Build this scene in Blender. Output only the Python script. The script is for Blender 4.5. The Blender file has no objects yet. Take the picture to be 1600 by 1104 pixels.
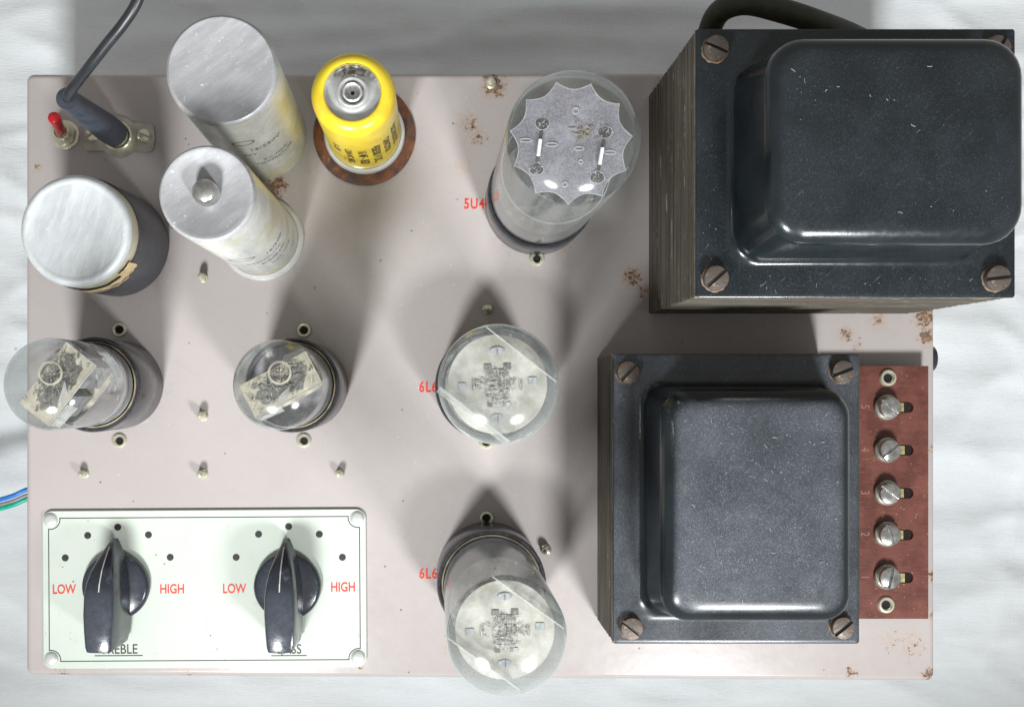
import bpy, bmesh, math, random
from mathutils import Vector, Matrix
random.seed(7)
PI = math.pi
sc = bpy.context.scene
K = 4.54            # photograph pixels per millimetre on the chassis top
D = 385.0           # camera height above the chassis top, mm
NX, NY = 685.0, 607.0
MM = 0.001
def XY(px, py, z=0.0):
    """millimetres on the plane z for a place read off the photograph"""
    f = (D - z) / D / K
    return ((px - NX) * f, -(py - NY) * f)

# ------------------------------------------------------------------ camera, world, lamps, exposure
cam = bpy.data.cameras.new('camera'); co = bpy.data.objects.new('camera', cam)
sc.collection.objects.link(co); sc.camera = co
co.location = (0, 0, D * MM)
cam.sensor_width = 36.0; cam.lens = 36.0 * K * D / 1600.0
cam.shift_x = (800 - NX) / 1600.0; cam.shift_y = -(552 - NY) / 1600.0
cam.clip_start = 0.01; cam.clip_end = 20

w = bpy.data.worlds.new('World'); sc.world = w; w.use_nodes = True
bg = w.node_tree.nodes['Background']
bg.inputs[0].default_value = (1.0, 0.985, 0.96, 1); bg.inputs[1].default_value = 0.335
LAMPS = [((150, 1760), 280, 1.04), ((1400, 1760), 280, 1.12)]
for (px, py), hz, pw in LAMPS:
    l = bpy.data.lights.new('lamp', 'AREA'); l.shape = 'DISK'; l.size = 0.078; l.energy = pw
    l.color = (0.965, 0.985, 1.0); l.spread = math.radians(112)
    o = bpy.data.objects.new('lamp', l); sc.collection.objects.link(o)
    x, y = XY(px, py); o.location = (x * MM, y * MM, hz * MM)
    tx, ty = XY(0.7 * px + 0.3 * 760, -300)
    d = Vector((tx * MM, ty * MM, 0.10)) - o.location
    o.rotation_euler = d.to_track_quat('-Z', 'Y').to_euler()
sc.view_settings.view_transform = 'Standard'; sc.view_settings.look = 'None'
sc.view_settings.exposure = 0.05; sc.view_settings.gamma = 1.0
sc.cycles.max_bounces = 14; sc.cycles.transparent_max_bounces = 24
sc.cycles.caustics_reflective = False; sc.cycles.caustics_refractive = False

# ------------------------------------------------------------------ node helpers
class NT:
    def __init__(s, name):
        s.m = bpy.data.materials.new(name); s.m.use_nodes = True
        s.t = s.m.node_tree; s.t.nodes.clear()
        s.out = s.t.nodes.new('ShaderNodeOutputMaterial')
        s.co = s.t.nodes.new('ShaderNodeTexCoord').outputs['Object']
    def n(s, kind, **kw):
        nd = s.t.nodes.new('ShaderNode' + kind)
        for k, v in kw.items():
            if k in ('operation', 'data_type', 'feature', 'blend_type', 'interpolation_type', 'distance', 'wave_type', 'bands_direction', 'noise_dimensions'):
                setattr(nd, k, v)
        return nd
    def set(s, sock, v):
        if isinstance(v, bpy.types.NodeSocket): s.t.links.new(v, sock)
        elif isinstance(v, (tuple, list)) and len(v) == 3 and sock.type == 'RGBA': sock.default_value = (*v, 1)
        else: sock.default_value = v
    def math(s, op, a, b=0.0, c=None, clamp=False):
        nd = s.n('Math', operation=op); nd.use_clamp = clamp
        s.set(nd.inputs[0], a); s.set(nd.inputs[1], b)
        if c is not None: s.set(nd.inputs[2], c)
        return nd.outputs[0]
    def noise(s, scale, detail=3, rough=0.55, vec=None, dist=0.0):
        nd = s.n('TexNoise'); s.set(nd.inputs['Vector'], vec or s.co)
        nd.inputs['Scale'].default_value = scale; nd.inputs['Detail'].default_value = detail
        nd.inputs['Roughness'].default_value = rough; nd.inputs['Distortion'].default_value = dist
        return nd.outputs[0]
    def voro(s, scale, vec=None, out='Distance', rnd=1.0):
        nd = s.n('TexVoronoi'); s.set(nd.inputs['Vector'], vec or s.co); nd.inputs['Scale'].default_value = scale
        nd.inputs['Randomness'].default_value = rnd
        return nd.outputs[out]
    def map(s, v, a, b, c=0.0, d=1.0):
        nd = s.n('MapRange', interpolation_type='SMOOTHSTEP'); s.set(nd.inputs[0], v)
        for i, q in enumerate((a, b, c, d)): nd.inputs[i + 1].default_value = q
        return nd.outputs[0]
    def mix(s, f, a, b):
        nd = s.n('Mix', data_type='RGBA'); s.set(nd.inputs[0], f); s.set(nd.inputs[6], a); s.set(nd.inputs[7], b)
        return nd.outputs[2]
    def scale(s, v3, rot=(0, 0, 0)):
        src = s.co
        if any(rot):
            a = s.n('Mapping'); s.set(a.inputs[0], src); a.inputs['Rotation'].default_value = rot; src = a.outputs[0]
        nd = s.n('Mapping'); s.set(nd.inputs[0], src); nd.inputs['Scale'].default_value = v3
        return nd.outputs[0]
    def bump(s, h, strength, dist):
        nd = s.n('Bump'); s.set(nd.inputs['Height'], h); nd.inputs['Strength'].default_value = strength
        nd.inputs['Distance'].default_value = dist
        return nd.outputs[0]
    def bsdf(s, color, rough=0.5, metal=0.0, normal=None, spec=None, coat=0.0, **kw):
        b = s.n('BsdfPrincipled'); s.set(b.inputs['Base Color'], color); s.set(b.inputs['Roughness'], rough)
        s.set(b.inputs['Metallic'], metal)
        if normal: s.set(b.inputs['Normal'], normal)
        if spec is not None: b.inputs['Specular IOR Level'].default_value = spec
        if coat: b.inputs['Coat Weight'].default_value = coat; b.inputs['Coat Roughness'].default_value = 0.12
        for k, v in kw.items(): s.set(b.inputs[k.replace('_', ' ')], v)
        return b.outputs[0]
    def done(s, sh): s.t.links.new(sh, s.out.inputs[0]); return s.m

def simple(name, col, rough=0.45, metal=0.0, var=0.12, vs=400, bump=0.0, bs=1500, spec=None, coat=0.0):
    t = NT(name)
    f = t.map(t.noise(vs, 4), 0.3, 0.7)
    c = t.mix(f, tuple(x * (1 - var) for x in col), tuple(min(1, x * (1 + var)) for x in col))
    r = t.map(t.noise(vs * 0.5, 2), 0.3, 0.7, max(0.03, rough - 0.04), rough + 0.04)
    nrm = t.bump(t.noise(bs, 3), bump, 0.0003) if bump else None
    return t.done(t.bsdf(c, r, metal, nrm, spec, coat))

# ------------------------------------------------------------------ materials
def cloth_mat():
    t = NT('white_cotton')
    wx = t.noise(1.0, 2, vec=t.scale((260, 2600, 200))); wy = t.noise(1.0, 2, vec=t.scale((2600, 260, 200)))
    h = t.math('ADD', wx, wy)
    big = t.noise(9, 3)
    c = t.mix(t.map(big, 0.3, 0.7), (0.76, 0.80, 0.815), (0.83, 0.86, 0.87))
    c = t.mix(t.map(wx, 0.5, 0.75, 0, 0.10), c, (0.45, 0.46, 0.46))
    st = t.noise(1.0, 5, 0.65, vec=t.scale((22, 130, 50), (0, 0, 0.06)))
    c = t.mix(t.map(st, 0.46, 0.72, 0, 0.14), c, (0.42, 0.42, 0.42))
    sp = t.voro(45); c = t.mix(t.map(sp, 0.02, 0.035, 0.45, 0), c, (0.3, 0.28, 0.24))
    return t.done(t.bsdf(c, 0.9, 0, t.bump(t.math('ADD', h, t.math('MULTIPLY', st, 1.2)), 0.4, 0.0005), 0.1))
M = {}
M['cloth'] = cloth_mat()

def chassis_mat():
    t = NT('worn_beige_paint')
    base = t.mix(t.map(t.noise(14, 3), 0.3, 0.7), (0.440, 0.400, 0.384), (0.478, 0.436, 0.420))
    base = t.mix(t.map(t.noise(120, 4), 0.45, 0.75, 0, 0.08), base, (0.5, 0.45, 0.42))
    blobs = [(772, 133, 26, 1.0), (735, 195, 26, .72), (745, 215, 22, .72), (722, 262, 22, .55), (988, 432, 24, .9), (1003, 455, 18, .8), (880, 385, 22, .55),
             (1372, 500, 18, .8), (1322, 522, 18, .85), (1340, 540, 12, .7), (1445, 494, 26, .95), (1447, 525, 20, .95), (1425, 1008, 34, .62), (1395, 1000, 26, .55), (1330, 1050, 15, .8),
             (1452, 1055, 16, 1.0), (1458, 900, 16, .8), (1458, 960, 16, .8), (1458, 700, 14, .7), (95, 1052, 20, .7), (295, 1057, 22, .7), (433, 288, 22, 1.0), (58, 262, 10, .75), (1455, 800, 12, .6),
             (700, 1012, 12, .6), (1290, 1058, 20, .5), (620, 175, 14, .7), (560, 1045, 18, .55), (650, 130, 14, .4), (318, 650, 8, .8), (317, 742, 7, .8), (317, 436, 7, .6)]
    acc = None
    for px, py, r, s in blobs:
        x, y = XY(px, py)
        nd = t.n('VectorMath', operation='DISTANCE'); t.set(nd.inputs[0], t.co); nd.inputs[1].default_value = (x * MM, y * MM, 0)
        v = t.map(nd.outputs['Value'], 0, r / K * MM * 1.7, s, 0)
        acc = v if acc is None else t.math('MAXIMUM', acc, v)
    n1 = t.noise(620, 6, 0.68)
    m = t.map(t.math('ADD', n1, t.math('MULTIPLY', acc, 0.40)), 0.80, 0.835)
    n2 = t.noise(1500, 5, 0.72)
    m = t.math('MAXIMUM', m, t.math('MULTIPLY', t.map(t.math('ADD', n2, t.math('MULTIPLY', acc, 0.36)), 0.80, 0.84), 0.8))
    halo = t.map(t.math('ADD', n1, t.math('MULTIPLY', acc, 0.42)), 0.60, 0.86, 0, 0.45)
    rust = t.mix(t.map(t.noise(900, 4), 0.4, 0.62), (0.10, 0.062, 0.045), (0.36, 0.20, 0.10))
    rust = t.mix(t.map(t.noise(300, 2), 0.52, 0.62), rust, (0.17, 0.13, 0.115))
    c = t.mix(halo, base, (0.48, 0.33, 0.22)); c = t.mix(m, c, rust)
    # grime gathered in rings round the sockets
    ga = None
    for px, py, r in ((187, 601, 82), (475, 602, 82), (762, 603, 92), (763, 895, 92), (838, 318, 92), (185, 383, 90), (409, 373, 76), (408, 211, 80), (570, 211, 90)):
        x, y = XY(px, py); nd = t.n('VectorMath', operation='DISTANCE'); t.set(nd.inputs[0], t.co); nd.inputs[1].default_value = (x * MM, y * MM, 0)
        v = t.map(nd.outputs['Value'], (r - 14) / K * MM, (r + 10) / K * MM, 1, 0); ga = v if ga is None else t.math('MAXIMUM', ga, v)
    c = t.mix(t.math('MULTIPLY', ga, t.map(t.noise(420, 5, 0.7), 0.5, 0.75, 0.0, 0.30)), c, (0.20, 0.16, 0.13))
    sm = t.noise(1.0, 5, 0.7, vec=t.scale((40, 160, 50), (0, 0, 0.5)))
    c = t.mix(t.map(sm, 0.55, 0.75, 0, 0.16), c, (0.36, 0.31, 0.28))
    # sparse chips and dust grains
    vn = t.n('TexVoronoi'); t.set(vn.inputs['Vector'], t.co); vn.inputs['Scale'].default_value = 170
    gate = t.map(t.noise(420, 1), 0.44, 0.66)
    rad = t.math('MULTIPLY', gate, 0.07)
    chip = t.math('LESS_THAN', vn.outputs['Distance'], rad)
    c = t.mix(t.math('MULTIPLY', chip, 0.8), c, (0.09, 0.075, 0.07))
    v2 = t.n('TexVoronoi'); t.set(v2.inputs['Vector'], t.co); v2.inputs['Scale'].default_value = 260
    g2 = t.map(t.noise(30, 2, vec=t.scale((1, 1, 1), (0, 0, 1))), 0.5, 0.6, 0, 0.07)
    c = t.mix(t.math('MULTIPLY', t.math('LESS_THAN', v2.outputs['Distance'], g2), 0.5), c, (0.75, 0.74, 0.72))
    r = t.math('ADD', t.map(t.noise(200, 3), 0.3, 0.7, 0.22, 0.30), t.math('MULTIPLY', m, 0.4), clamp=True)
    hh = t.math('SUBTRACT', t.noise(160, 2), t.math('MULTIPLY', m, 0.8))
    return t.done(t.bsdf(c, r, 0, t.bump(hh, 0.12, 0.0004), 0.32))
M['chassis'] = chassis_mat()

def dark_enamel(name, dust, tint):
    t = NT(name)
    base = t.mix(t.map(t.noise(60, 3), 0.35, 0.65), (0.006, 0.009, 0.011), (0.011, 0.015, 0.018))
    geo = t.n('NewGeometry'); sx = t.n('SeparateXYZ'); t.set(sx.inputs[0], geo.outputs['Normal'])
    up = t.map(sx.outputs['Z'], 0.80, 0.995)                     # dust settles on what faces up
    f1 = t.map(t.noise(1500, 6, 0.8), 0.52, 0.72)
    f2 = t.map(t.noise(3600, 2, 0.6), 0.54, 0.74)
    patch = t.map(t.noise(30, 5, 0.65), 0.34, 0.66, 0.5, 1.0)
    k = t.math('MULTIPLY', t.math('MULTIPLY', up, patch), dust)
    c = t.mix(t.math('MULTIPLY', k, 0.45), base, tint)
    c = t.mix(t.math('MULTIPLY', f1, k), c, (0.14, 0.155, 0.175))
    c = t.mix(t.math('MULTIPLY', f2, k), c, (0.21, 0.225, 0.245))
    r = t.math('ADD', t.map(t.noise(500, 3), 0.35, 0.65, 0.19, 0.25), t.math('MULTIPLY', k, 0.14), clamp=True)
    wear = t.map(geo.outputs['Pointiness'], 0.53, 0.60)
    crev = t.math('MULTIPLY', t.map(geo.outputs['Pointiness'], 0.43, 0.49, 1, 0), t.map(t.noise(120, 4), 0.35, 0.65, 0.1, 0.7))
    sc_ = t.noise(1.0, 4, 0.7, vec=t.scale((3200, 130, 400), (0, 0, 0.8)))
    c = t.mix(t.math('MULTIPLY', t.map(sc_, 0.66, 0.72, 0, 0.35), up), c, (0.25, 0.25, 0.25))
    return t.done(t.bsdf(c, r, 0, t.bump(t.noise(900, 3), 0.06, 0.0003), 0.42, coat=0.15))
M['enamel_big'] = dark_enamel('black_enamel_light_dust', 0.22, (0.035, 0.045, 0.052))
M['enamel_small'] = dark_enamel('black_enamel_heavy_dust', 0.95, (0.115, 0.125, 0.145))

def lam_mat():
    t = NT('lamination_edges')
    st = t.noise(1.0, 4, 0.7, vec=t.scale((14, 14, 1700)))
    sp = t.noise(1.0, 5, 0.75, vec=t.scale((75, 75, 2300)))
    c = t.mix(t.map(st, 0.32, 0.66), (0.038, 0.035, 0.030), (0.145, 0.130, 0.103))
    c = t.mix(t.map(sp, 0.57, 0.68, 0, 0.75), c, (0.44, 0.37, 0.25))
    c = t.mix(t.map(t.noise(35, 3), 0.5, 0.7, 0, 0.5), c, (0.085, 0.065, 0.045))
    return t.done(t.bsdf(c, 0.62, 0.25, t.bump(sp, 0.4, 0.0003)))
M['lam'] = lam_mat()

def alu(name, col, lo, hi, rot=0.9, metal=0.85, stain=None):
    t = NT(name)
    br = t.noise(1.0, 5, 0.7, vec=t.scale((260, 50, 80), (0, 0, rot)))
    fine = t.noise(1.0, 4, 0.7, vec=t.scale((2600, 260, 700), (0, 0, rot + 0.25)))
    cl = t.noise(75, 5, 0.62)
    c = t.mix(t.map(br, 0.35, 0.65), tuple(x * 0.76 for x in col), col)
    c = t.mix(t.map(cl, 0.40, 0.68, 0, 0.55), c, tuple(x * 0.76 for x in col))
    c = t.mix(t.math('MULTIPLY', t.map(fine, 0.60, 0.72, 0, 0.32), t.map(cl, 0.35, 0.6)), c, (0.90, 0.92, 0.93))
    c = t.mix(t.map(t.noise(650, 5, 0.75), 0.62, 0.69, 0, 0.7), c, (0.88, 0.89, 0.9))
    if stain: c = t.mix(t.map(t.noise(45, 3), 0.48, 0.66, 0, 0.55), c, stain)
    c = t.mix(t.map(t.voro(230), 0.02, 0.045, 0.7, 0), c, (0.2, 0.19, 0.18))
    r = t.map(t.math('ADD', fine, cl), 0.7, 1.3, lo, hi)
    return t.done(t.bsdf(c, r, metal, t.bump(t.math('ADD', br, fine), 0.12, 0.0002)))
M['alu_top'] = alu('scuffed_aluminium', (0.47, 0.475, 0.485), 0.38, 0.6, metal=0.35)
M['alu_bright'] = alu('bright_scuffed_aluminium', (0.68, 0.71, 0.72), 0.36, 0.55, 0.35, metal=0.2)
M['alu_side'] = alu('tarnished_aluminium', (0.72, 0.73, 0.69), 0.34, 0.5, 0.0, 0.55, stain=(0.52, 0.47, 0.24))
M['cream_side'] = alu('aged_cream_can_side', (0.60, 0.55, 0.40), 0.4, 0.55, 0.0, 0.15, stain=(0.66, 0.50, 0.22))
M['alu_rim'] = simple('rolled_aluminium_rim', (0.78, 0.80, 0.77), 0.3, 0.45, 0.06, 150)
def dirty_rim():
    t = NT('dirty_aluminium_disc')
    c = t.mix(t.map(t.noise(300, 3), 0.3, 0.7), (0.60, 0.61, 0.60), (0.72, 0.73, 0.71))
    sx = t.n('SeparateXYZ'); t.set(sx.inputs[0], t.co)
    top = t.map(t.math('ADD', sx.outputs['Y'], t.math('MULTIPLY', t.noise(500, 4), 0.004)), 0.0045, 0.0085)
    c = t.mix(t.math('MULTIPLY', top, t.map(t.noise(900, 5, 0.7), 0.35, 0.6, 0.3, 0.95)), c, (0.10, 0.08, 0.06))
    return t.done(t.bsdf(c, 0.32, 0.6, None))
M['dirty_rim'] = dirty_rim()
M['cement'] = simple('dull_tan_cement', (0.22, 0.18, 0.11), 0.6, 0, 0.4, 300)
M['steel'] = simple('dull_steel', (0.50, 0.49, 0.46), 0.33, 0.9, 0.2, 900, 0.15)
M['nickel'] = simple('nickel_plate', (0.74, 0.71, 0.56), 0.27, 0.65, 0.1, 250)
M['old_nickel'] = simple('tarnished_nickel_plate', (0.42, 0.40, 0.34), 0.33, 0.7, 0.2, 160)
M['screw_bright'] = simple('zinc_screw', (0.62, 0.62, 0.60), 0.24, 0.95, 0.35, 260, 0.1)
M['brass'] = simple('brass', (0.62, 0.55, 0.24), 0.35, 0.8, 0.2, 700)
def rusty_screw():
    t = NT('rusty_screw')
    f = t.map(t.noise(420, 5, 0.65), 0.42, 0.62)
    c = t.mix(f, (0.115, 0.10, 0.09), (0.125, 0.08, 0.055))
    c = t.mix(t.map(t.noise(900, 3), 0.58, 0.72), c, (0.34, 0.27, 0.2))
    return t.done(t.bsdf(c, 0.5, 0.5, t.bump(t.noise(1200, 4), 0.4, 0.0003)))
M['rusty_screw'] = rusty_screw()
def rust_mat():
    t = NT('rusty_washer')
    c = t.mix(t.map(t.noise(150, 5, 0.65), 0.38, 0.62), (0.075, 0.045, 0.035), (0.24, 0.085, 0.032))
    c = t.mix(t.map(t.noise(700, 3), 0.62, 0.72, 0, 0.6), c, (0.36, 0.2, 0.12))
    return t.done(t.bsdf(c, 0.6, 0.1, t.bump(t.noise(900, 4), 0.3, 0.0003)))
M['rust'] = rust_mat()
M['tan_paper'] = simple('dusty_tan_insulating_paper', (0.26, 0.21, 0.14), 0.7, 0, 0.5, 500)
M['rust_crust'] = simple('rust_crust', (0.17, 0.115, 0.075), 0.85, 0, 0.45, 900, 0.6)
def yellow_mat():
    t = NT('yellow_lacquer')
    c = t.mix(t.map(t.noise(110, 4), 0.45, 0.75), (0.76, 0.58, 0.03), (0.64, 0.42, 0.04))
    c = t.mix(t.map(t.noise(1.0, 4, 0.7, vec=t.scale((500, 500, 90))), 0.58, 0.70, 0, 0.35), c, (0.50, 0.35, 0.05))
    c = t.mix(t.map(t.voro(420), 0.02, 0.045, 0.5, 0), c, (0.25, 0.15, 0.05))
    return t.done(t.bsdf(c, 0.27, 0, t.bump(t.noise(500, 2), 0.06, 0.0003), 0.5))
M['yellow'] = yellow_mat()
M['sleeve'] = simple('black_cardboard_sleeve', (0.055, 0.055, 0.065), 0.42, 0, 0.2, 500)
M['bakelite'] = simple('brown_black_bakelite', (0.032, 0.032, 0.038), 0.22, 0, 0.3, 900, 0.05)
def knob_mat():
    t = NT('black_knob_plastic')
    c = t.mix(t.map(t.noise(2600, 3, 0.7), 0.5, 0.8), (0.024, 0.029, 0.040), (0.07, 0.08, 0.10))
    c = t.mix(t.map(t.noise(1.0, 4, 0.7, vec=t.scale((2500, 300, 800), (0, 0, 0.4))), 0.64, 0.72, 0, 0.4), c, (0.22, 0.24, 0.26))
    geo = t.n('NewGeometry'); sx = t.n('SeparateXYZ'); t.set(sx.inputs[0], geo.outputs['Normal'])
    c = t.mix(t.math('MULTIPLY', t.map(sx.outputs['Z'], 0.9, 1.0), t.map(t.noise(700, 5, 0.75), 0.35, 0.65, 0.25, 0.42)), c, (0.095, 0.105, 0.125))
    wear = t.map(geo.outputs['Pointiness'], 0.55, 0.66, 0, 0.4)
    c = t.mix(wear, c, (0.13, 0.13, 0.14))
    return t.done(t.bsdf(c, t.map(t.noise(300, 4), 0.35, 0.65, 0.15, 0.28), 0, t.bump(t.noise(1500, 3), 0.08, 0.0003), 0.6))
M['knob'] = knob_mat()
M['rubber'] = simple('black_rubber', (0.035, 0.041, 0.055), 0.5, 0, 0.2, 300, 0.15, 900)
M['cable'] = simple('grey_black_cable', (0.017, 0.019, 0.022), 0.38, 0, 0.15, 200, 0.1, 700)
M['cord'] = simple('olive_black_cord', (0.032, 0.032, 0.020), 0.6, 0, 0.3, 250, 0.3, 900)
M['red_plastic'] = simple('red_plastic', (0.62, 0.015, 0.022), 0.28, 0, 0.1, 300)
M['red_ink'] = simple('red_ink', (0.72, 0.05, 0.03), 0.5, 0, 0.15, 900)
M['black_ink'] = simple('black_ink', (0.022, 0.024, 0.022), 0.5, 0, 0.3, 900)
M['grey_ink'] = simple('faded_grey_ink', (0.10, 0.10, 0.095), 0.6, 0, 0.5, 1500)
M['engrave'] = simple('pale_scratched_marks', (0.28, 0.14, 0.10), 0.7, 0, 0.3, 900)
M['hole'] = simple('dark_hole', (0.006, 0.006, 0.007), 0.9, 0, 0.1)
M['white_line'] = simple('white_inlay', (0.62, 0.62, 0.60), 0.5, 0, 0.1)
def panel_mat():
    t = NT('pale_mint_enamel')
    c = t.mix(t.map(t.noise(25, 3), 0.3, 0.7), (0.60, 0.665, 0.585), (0.645, 0.70, 0.62))
    c = t.mix(t.map(t.noise(70, 5, 0.7), 0.48, 0.72, 0, 0.22), c, (0.52, 0.54, 0.46))
    mk = t.math('MULTIPLY', t.map(t.noise(1.0, 5, 0.7, vec=t.scale((500, 260, 500))), 0.62, 0.70), t.map(t.noise(45, 2), 0.46, 0.58))
    c = t.mix(t.math('MULTIPLY', mk, 0.6), c, (0.28, 0.30, 0.27))
    v = t.voro(190); g = t.map(t.noise(50, 2), 0.5, 0.62, 0, 0.07)
    c = t.mix(t.math('MULTIPLY', t.math('LESS_THAN', v, g), 0.8), c, (0.12, 0.11, 0.1))
    return t.done(t.bsdf(c, 0.3, 0, t.bump(t.noise(300, 2), 0.05, 0.0003), 0.5))
M['panel'] = panel_mat()
def paxolin():
    t = NT('red_brown_fibre_board')
    c = t.mix(t.map(t.noise(130, 5, 0.6), 0.35, 0.65), (0.105, 0.034, 0.025), (0.165, 0.058, 0.042))
    c = t.mix(t.map(t.noise(1.0, 3, vec=t.scale((300, 2400, 300))), 0.55, 0.75, 0, 0.35), c, (0.30, 0.13, 0.10))
    c = t.mix(t.math('MULTIPLY', t.map(t.voro(520), 0.06, 0.14, 0.8, 0), t.map(t.noise(90), 0.45, 0.65)), c, (0.48, 0.34, 0.26))
    return t.done(t.bsdf(c, 0.34, 0, t.bump(t.noise(900, 3), 0.15, 0.0003), 0.45))
M['board'] = paxolin()
def cloudy():
    t = NT('cloudy_mica')
    oi = t.n('ObjectInfo'); va = t.n('VectorMath', operation='ADD'); t.set(va.inputs[0], t.co); t.set(va.inputs[1], oi.outputs['Location']); t.co = va.outputs[0]
    c = t.mix(t.map(t.noise(130, 4, 0.6), 0.35, 0.65), (0.36, 0.345, 0.29), (0.54, 0.53, 0.48))
    c = t.mix(t.map(t.noise(900, 5, 0.7), 0.5, 0.7, 0, 0.3), c, (0.34, 0.33, 0.30))
    d = t.bsdf(c, 0.38); tr = t.n('BsdfTransparent'); mx = t.n('MixShader')
    t.set(mx.inputs[0], t.map(t.noise(90, 4, 0.7), 0.35, 0.65, 0.6, 0.9)); t.set(mx.inputs[1], tr.outputs[0]); t.set(mx.inputs[2], d)
    return t.done(mx.outputs[0])
M['mica'] = cloudy()
def clear_mica(name, col, op):
    t = NT(name); d = t.bsdf(t.mix(t.map(t.noise(300, 4), 0.4, 0.7), tuple(q * .8 for q in col), col), 0.4)
    tr = t.n('BsdfTransparent'); mx = t.n('MixShader'); t.set(mx.inputs[0], t.map(t.noise(260, 4, 0.7), 0.35, 0.65, op - .15, min(1, op + .15)))
    t.set(mx.inputs[1], tr.outputs[0]); t.set(mx.inputs[2], d); return t.done(mx.outputs[0])
M['mica_clear'] = clear_mica('translucent_mica', (0.55, 0.55, 0.50), 0.32)
def white_film():
    t = NT('uneven_white_film'); d = t.bsdf((0.86, 0.88, 0.88), 0.35); tl = t.n('BsdfTranslucent'); t.set(tl.inputs[0], (0.9, 0.92, 0.92)); tr = t.n('BsdfTransparent')
    a = t.n('MixShader'); t.set(a.inputs[0], 0.55); t.set(a.inputs[1], d); t.set(a.inputs[2], tl.outputs[0])
    b = t.n('MixShader'); t.set(b.inputs[0], t.map(t.noise(300, 4), 0.35, 0.55, 0.55, 1.0)); t.set(b.inputs[1], tr.outputs[0]); t.set(b.inputs[2], a.outputs[0]); return t.done(b.outputs[0])
M['film_clear'] = white_film()  # uneven white, partly see-through, for the areas on the valve glass
M['patch_grey'] = clear_mica('grey_deposit', (0.20, 0.19, 0.17), 0.62)
M['wing'] = clear_mica('silvery_wing', (0.66, 0.66, 0.62), 0.55)
M['mica_tan_clear'] = clear_mica('translucent_tan_mica', (0.52, 0.475, 0.375), 0.75)
def violet():
    t = NT('grey_violet_mica')
    c = t.mix(t.map(t.noise(2200, 5, 0.75), 0.36, 0.64), (0.16, 0.155, 0.17), (0.33, 0.32, 0.365))
    c = t.mix(t.map(t.noise(70, 4), 0.45, 0.65, 0, 0.5), c, (0.36, 0.345, 0.40))
    d = t.bsdf(c, 0.42, 0, t.bump(t.noise(900, 4), 0.3, 0.0003)); tr = t.n('BsdfTransparent'); mx = t.n('MixShader')
    t.set(mx.inputs[0], t.map(t.noise(140, 5, 0.7), 0.35, 0.65, 0.55, 0.85)); t.set(mx.inputs[1], tr.outputs[0]); t.set(mx.inputs[2], d)
    return t.done(mx.outputs[0])
M['mica_violet'] = violet()
M['smoke_film'] = clear_mica('thin_smoky_film', (0.10, 0.10, 0.11), 0.30)
M['soft_edge'] = clear_mica('pale_translucent_edge', (0.70, 0.71, 0.70), 0.42)
M['mica_edge'] = simple('pale_mica_edge', (0.88, 0.89, 0.87), 0.4, 0, 0.05)
M['mica_tan'] = simple('tan_mica', (0.50, 0.45, 0.35), 0.4, 0, 0.3, 420, 0.3)
M['wire_metal'] = simple('electrode_metal', (0.20, 0.19, 0.175), 0.45, 0.5, 0.4, 900, 0.4)
M['dark_anode'] = simple('carbonised_anode', (0.05, 0.05, 0.052), 0.5, 0.2, 0.3, 300)
M['anode'] = simple('grey_anode', (0.30, 0.30, 0.30), 0.5, 0.4, 0.3, 300)
M['getter'] = simple('silver_getter_film', (0.42, 0.40, 0.43), 0.35, 0.3, 0.35, 260)
M['slot_dark'] = simple('slot_shade', (0.04, 0.038, 0.04), 0.8, 0, 0.5, 900)
M['grid_dark'] = simple('brown_grey_window', (0.15, 0.145, 0.125), 0.7, 0, 0.5, 900)
M['tab_blue'] = simple('blue_grey_tab', (0.30, 0.31, 0.33), 0.5, 0, 0.25, 600)
M['grid_grey'] = simple('pale_grid_metal', (0.27, 0.265, 0.235), 0.5, 0.2, 0.45, 1200, 0.6)
M['white_flake'] = simple('white_flake', (0.86, 0.87, 0.87), 0.5, 0, 0.05)
M['paper'] = simple('torn_tan_paper', (0.62, 0.47, 0.26), 0.7, 0, 0.25, 400)
M['blue_wire'] = simple('blue_wire', (0.02, 0.20, 0.66), 0.35)
M['green_wire'] = simple('green_wire', (0.0, 0.42, 0.28), 0.35)
M['grey_wire'] = simple('grey_wire', (0.30, 0.29, 0.29), 0.4)
M['lint'] = simple('pale_lint', (0.36, 0.38, 0.39), 0.8, 0, 0.1)

def glass_mat(name, dust, film):
    t = NT(name)
    lw = t.n('LayerWeight'); lw.inputs['Blend'].default_value = 0.5
    face = lw.outputs['Facing']
    edge = t.math('POWER', face, 4.0)
    tint = t.mix(edge, (0.965, 0.975, 0.970), (0.42, 0.50, 0.47))
    tr = t.n('BsdfTransparent'); t.set(tr.inputs[0], tint)
    gl = t.n('BsdfGlossy'); gl.inputs['Roughness'].default_value = 0.11
    gl.inputs['Color'].default_value = (1, 1, 1, 1)
    fr = t.math('ADD', 0.085, t.math('MULTIPLY', t.math('POWER', face, 3.2), 0.62), clamp=True)
    mx = t.n('MixShader'); t.set(mx.inputs[0], fr); t.set(mx.inputs[1], tr.outputs[0]); t.set(mx.inputs[2], gl.outputs[0])
    # dust film on the glass
    d = t.math('ADD', t.map(t.noise(2200, 4, 0.75), 0.5, 0.75, 0.05 * film, 0.17 * film), t.map(t.noise(4200, 2), 0.66, 0.74, 0, 0.3), clamp=True)
    d = t.math('ADD', t.math('MULTIPLY', d, t.map(t.noise(60, 3), 0.35, 0.65, 0.4, 1.0)), t.math('MULTIPLY', t.math('POWER', face, 2.0), dust), clamp=True)
    df = t.n('BsdfDiffuse'); t.set(df.inputs[0], (0.72, 0.76, 0.74))
    m2 = t.n('MixShader'); t.set(m2.inputs[0], d); t.set(m2.inputs[1], mx.outputs[0]); t.set(m2.inputs[2], df.outputs[0])
    return t.done(m2.outputs[0])
M['glass'] = glass_mat('dusty_tube_glass', 0.22, 1.1)
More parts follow.
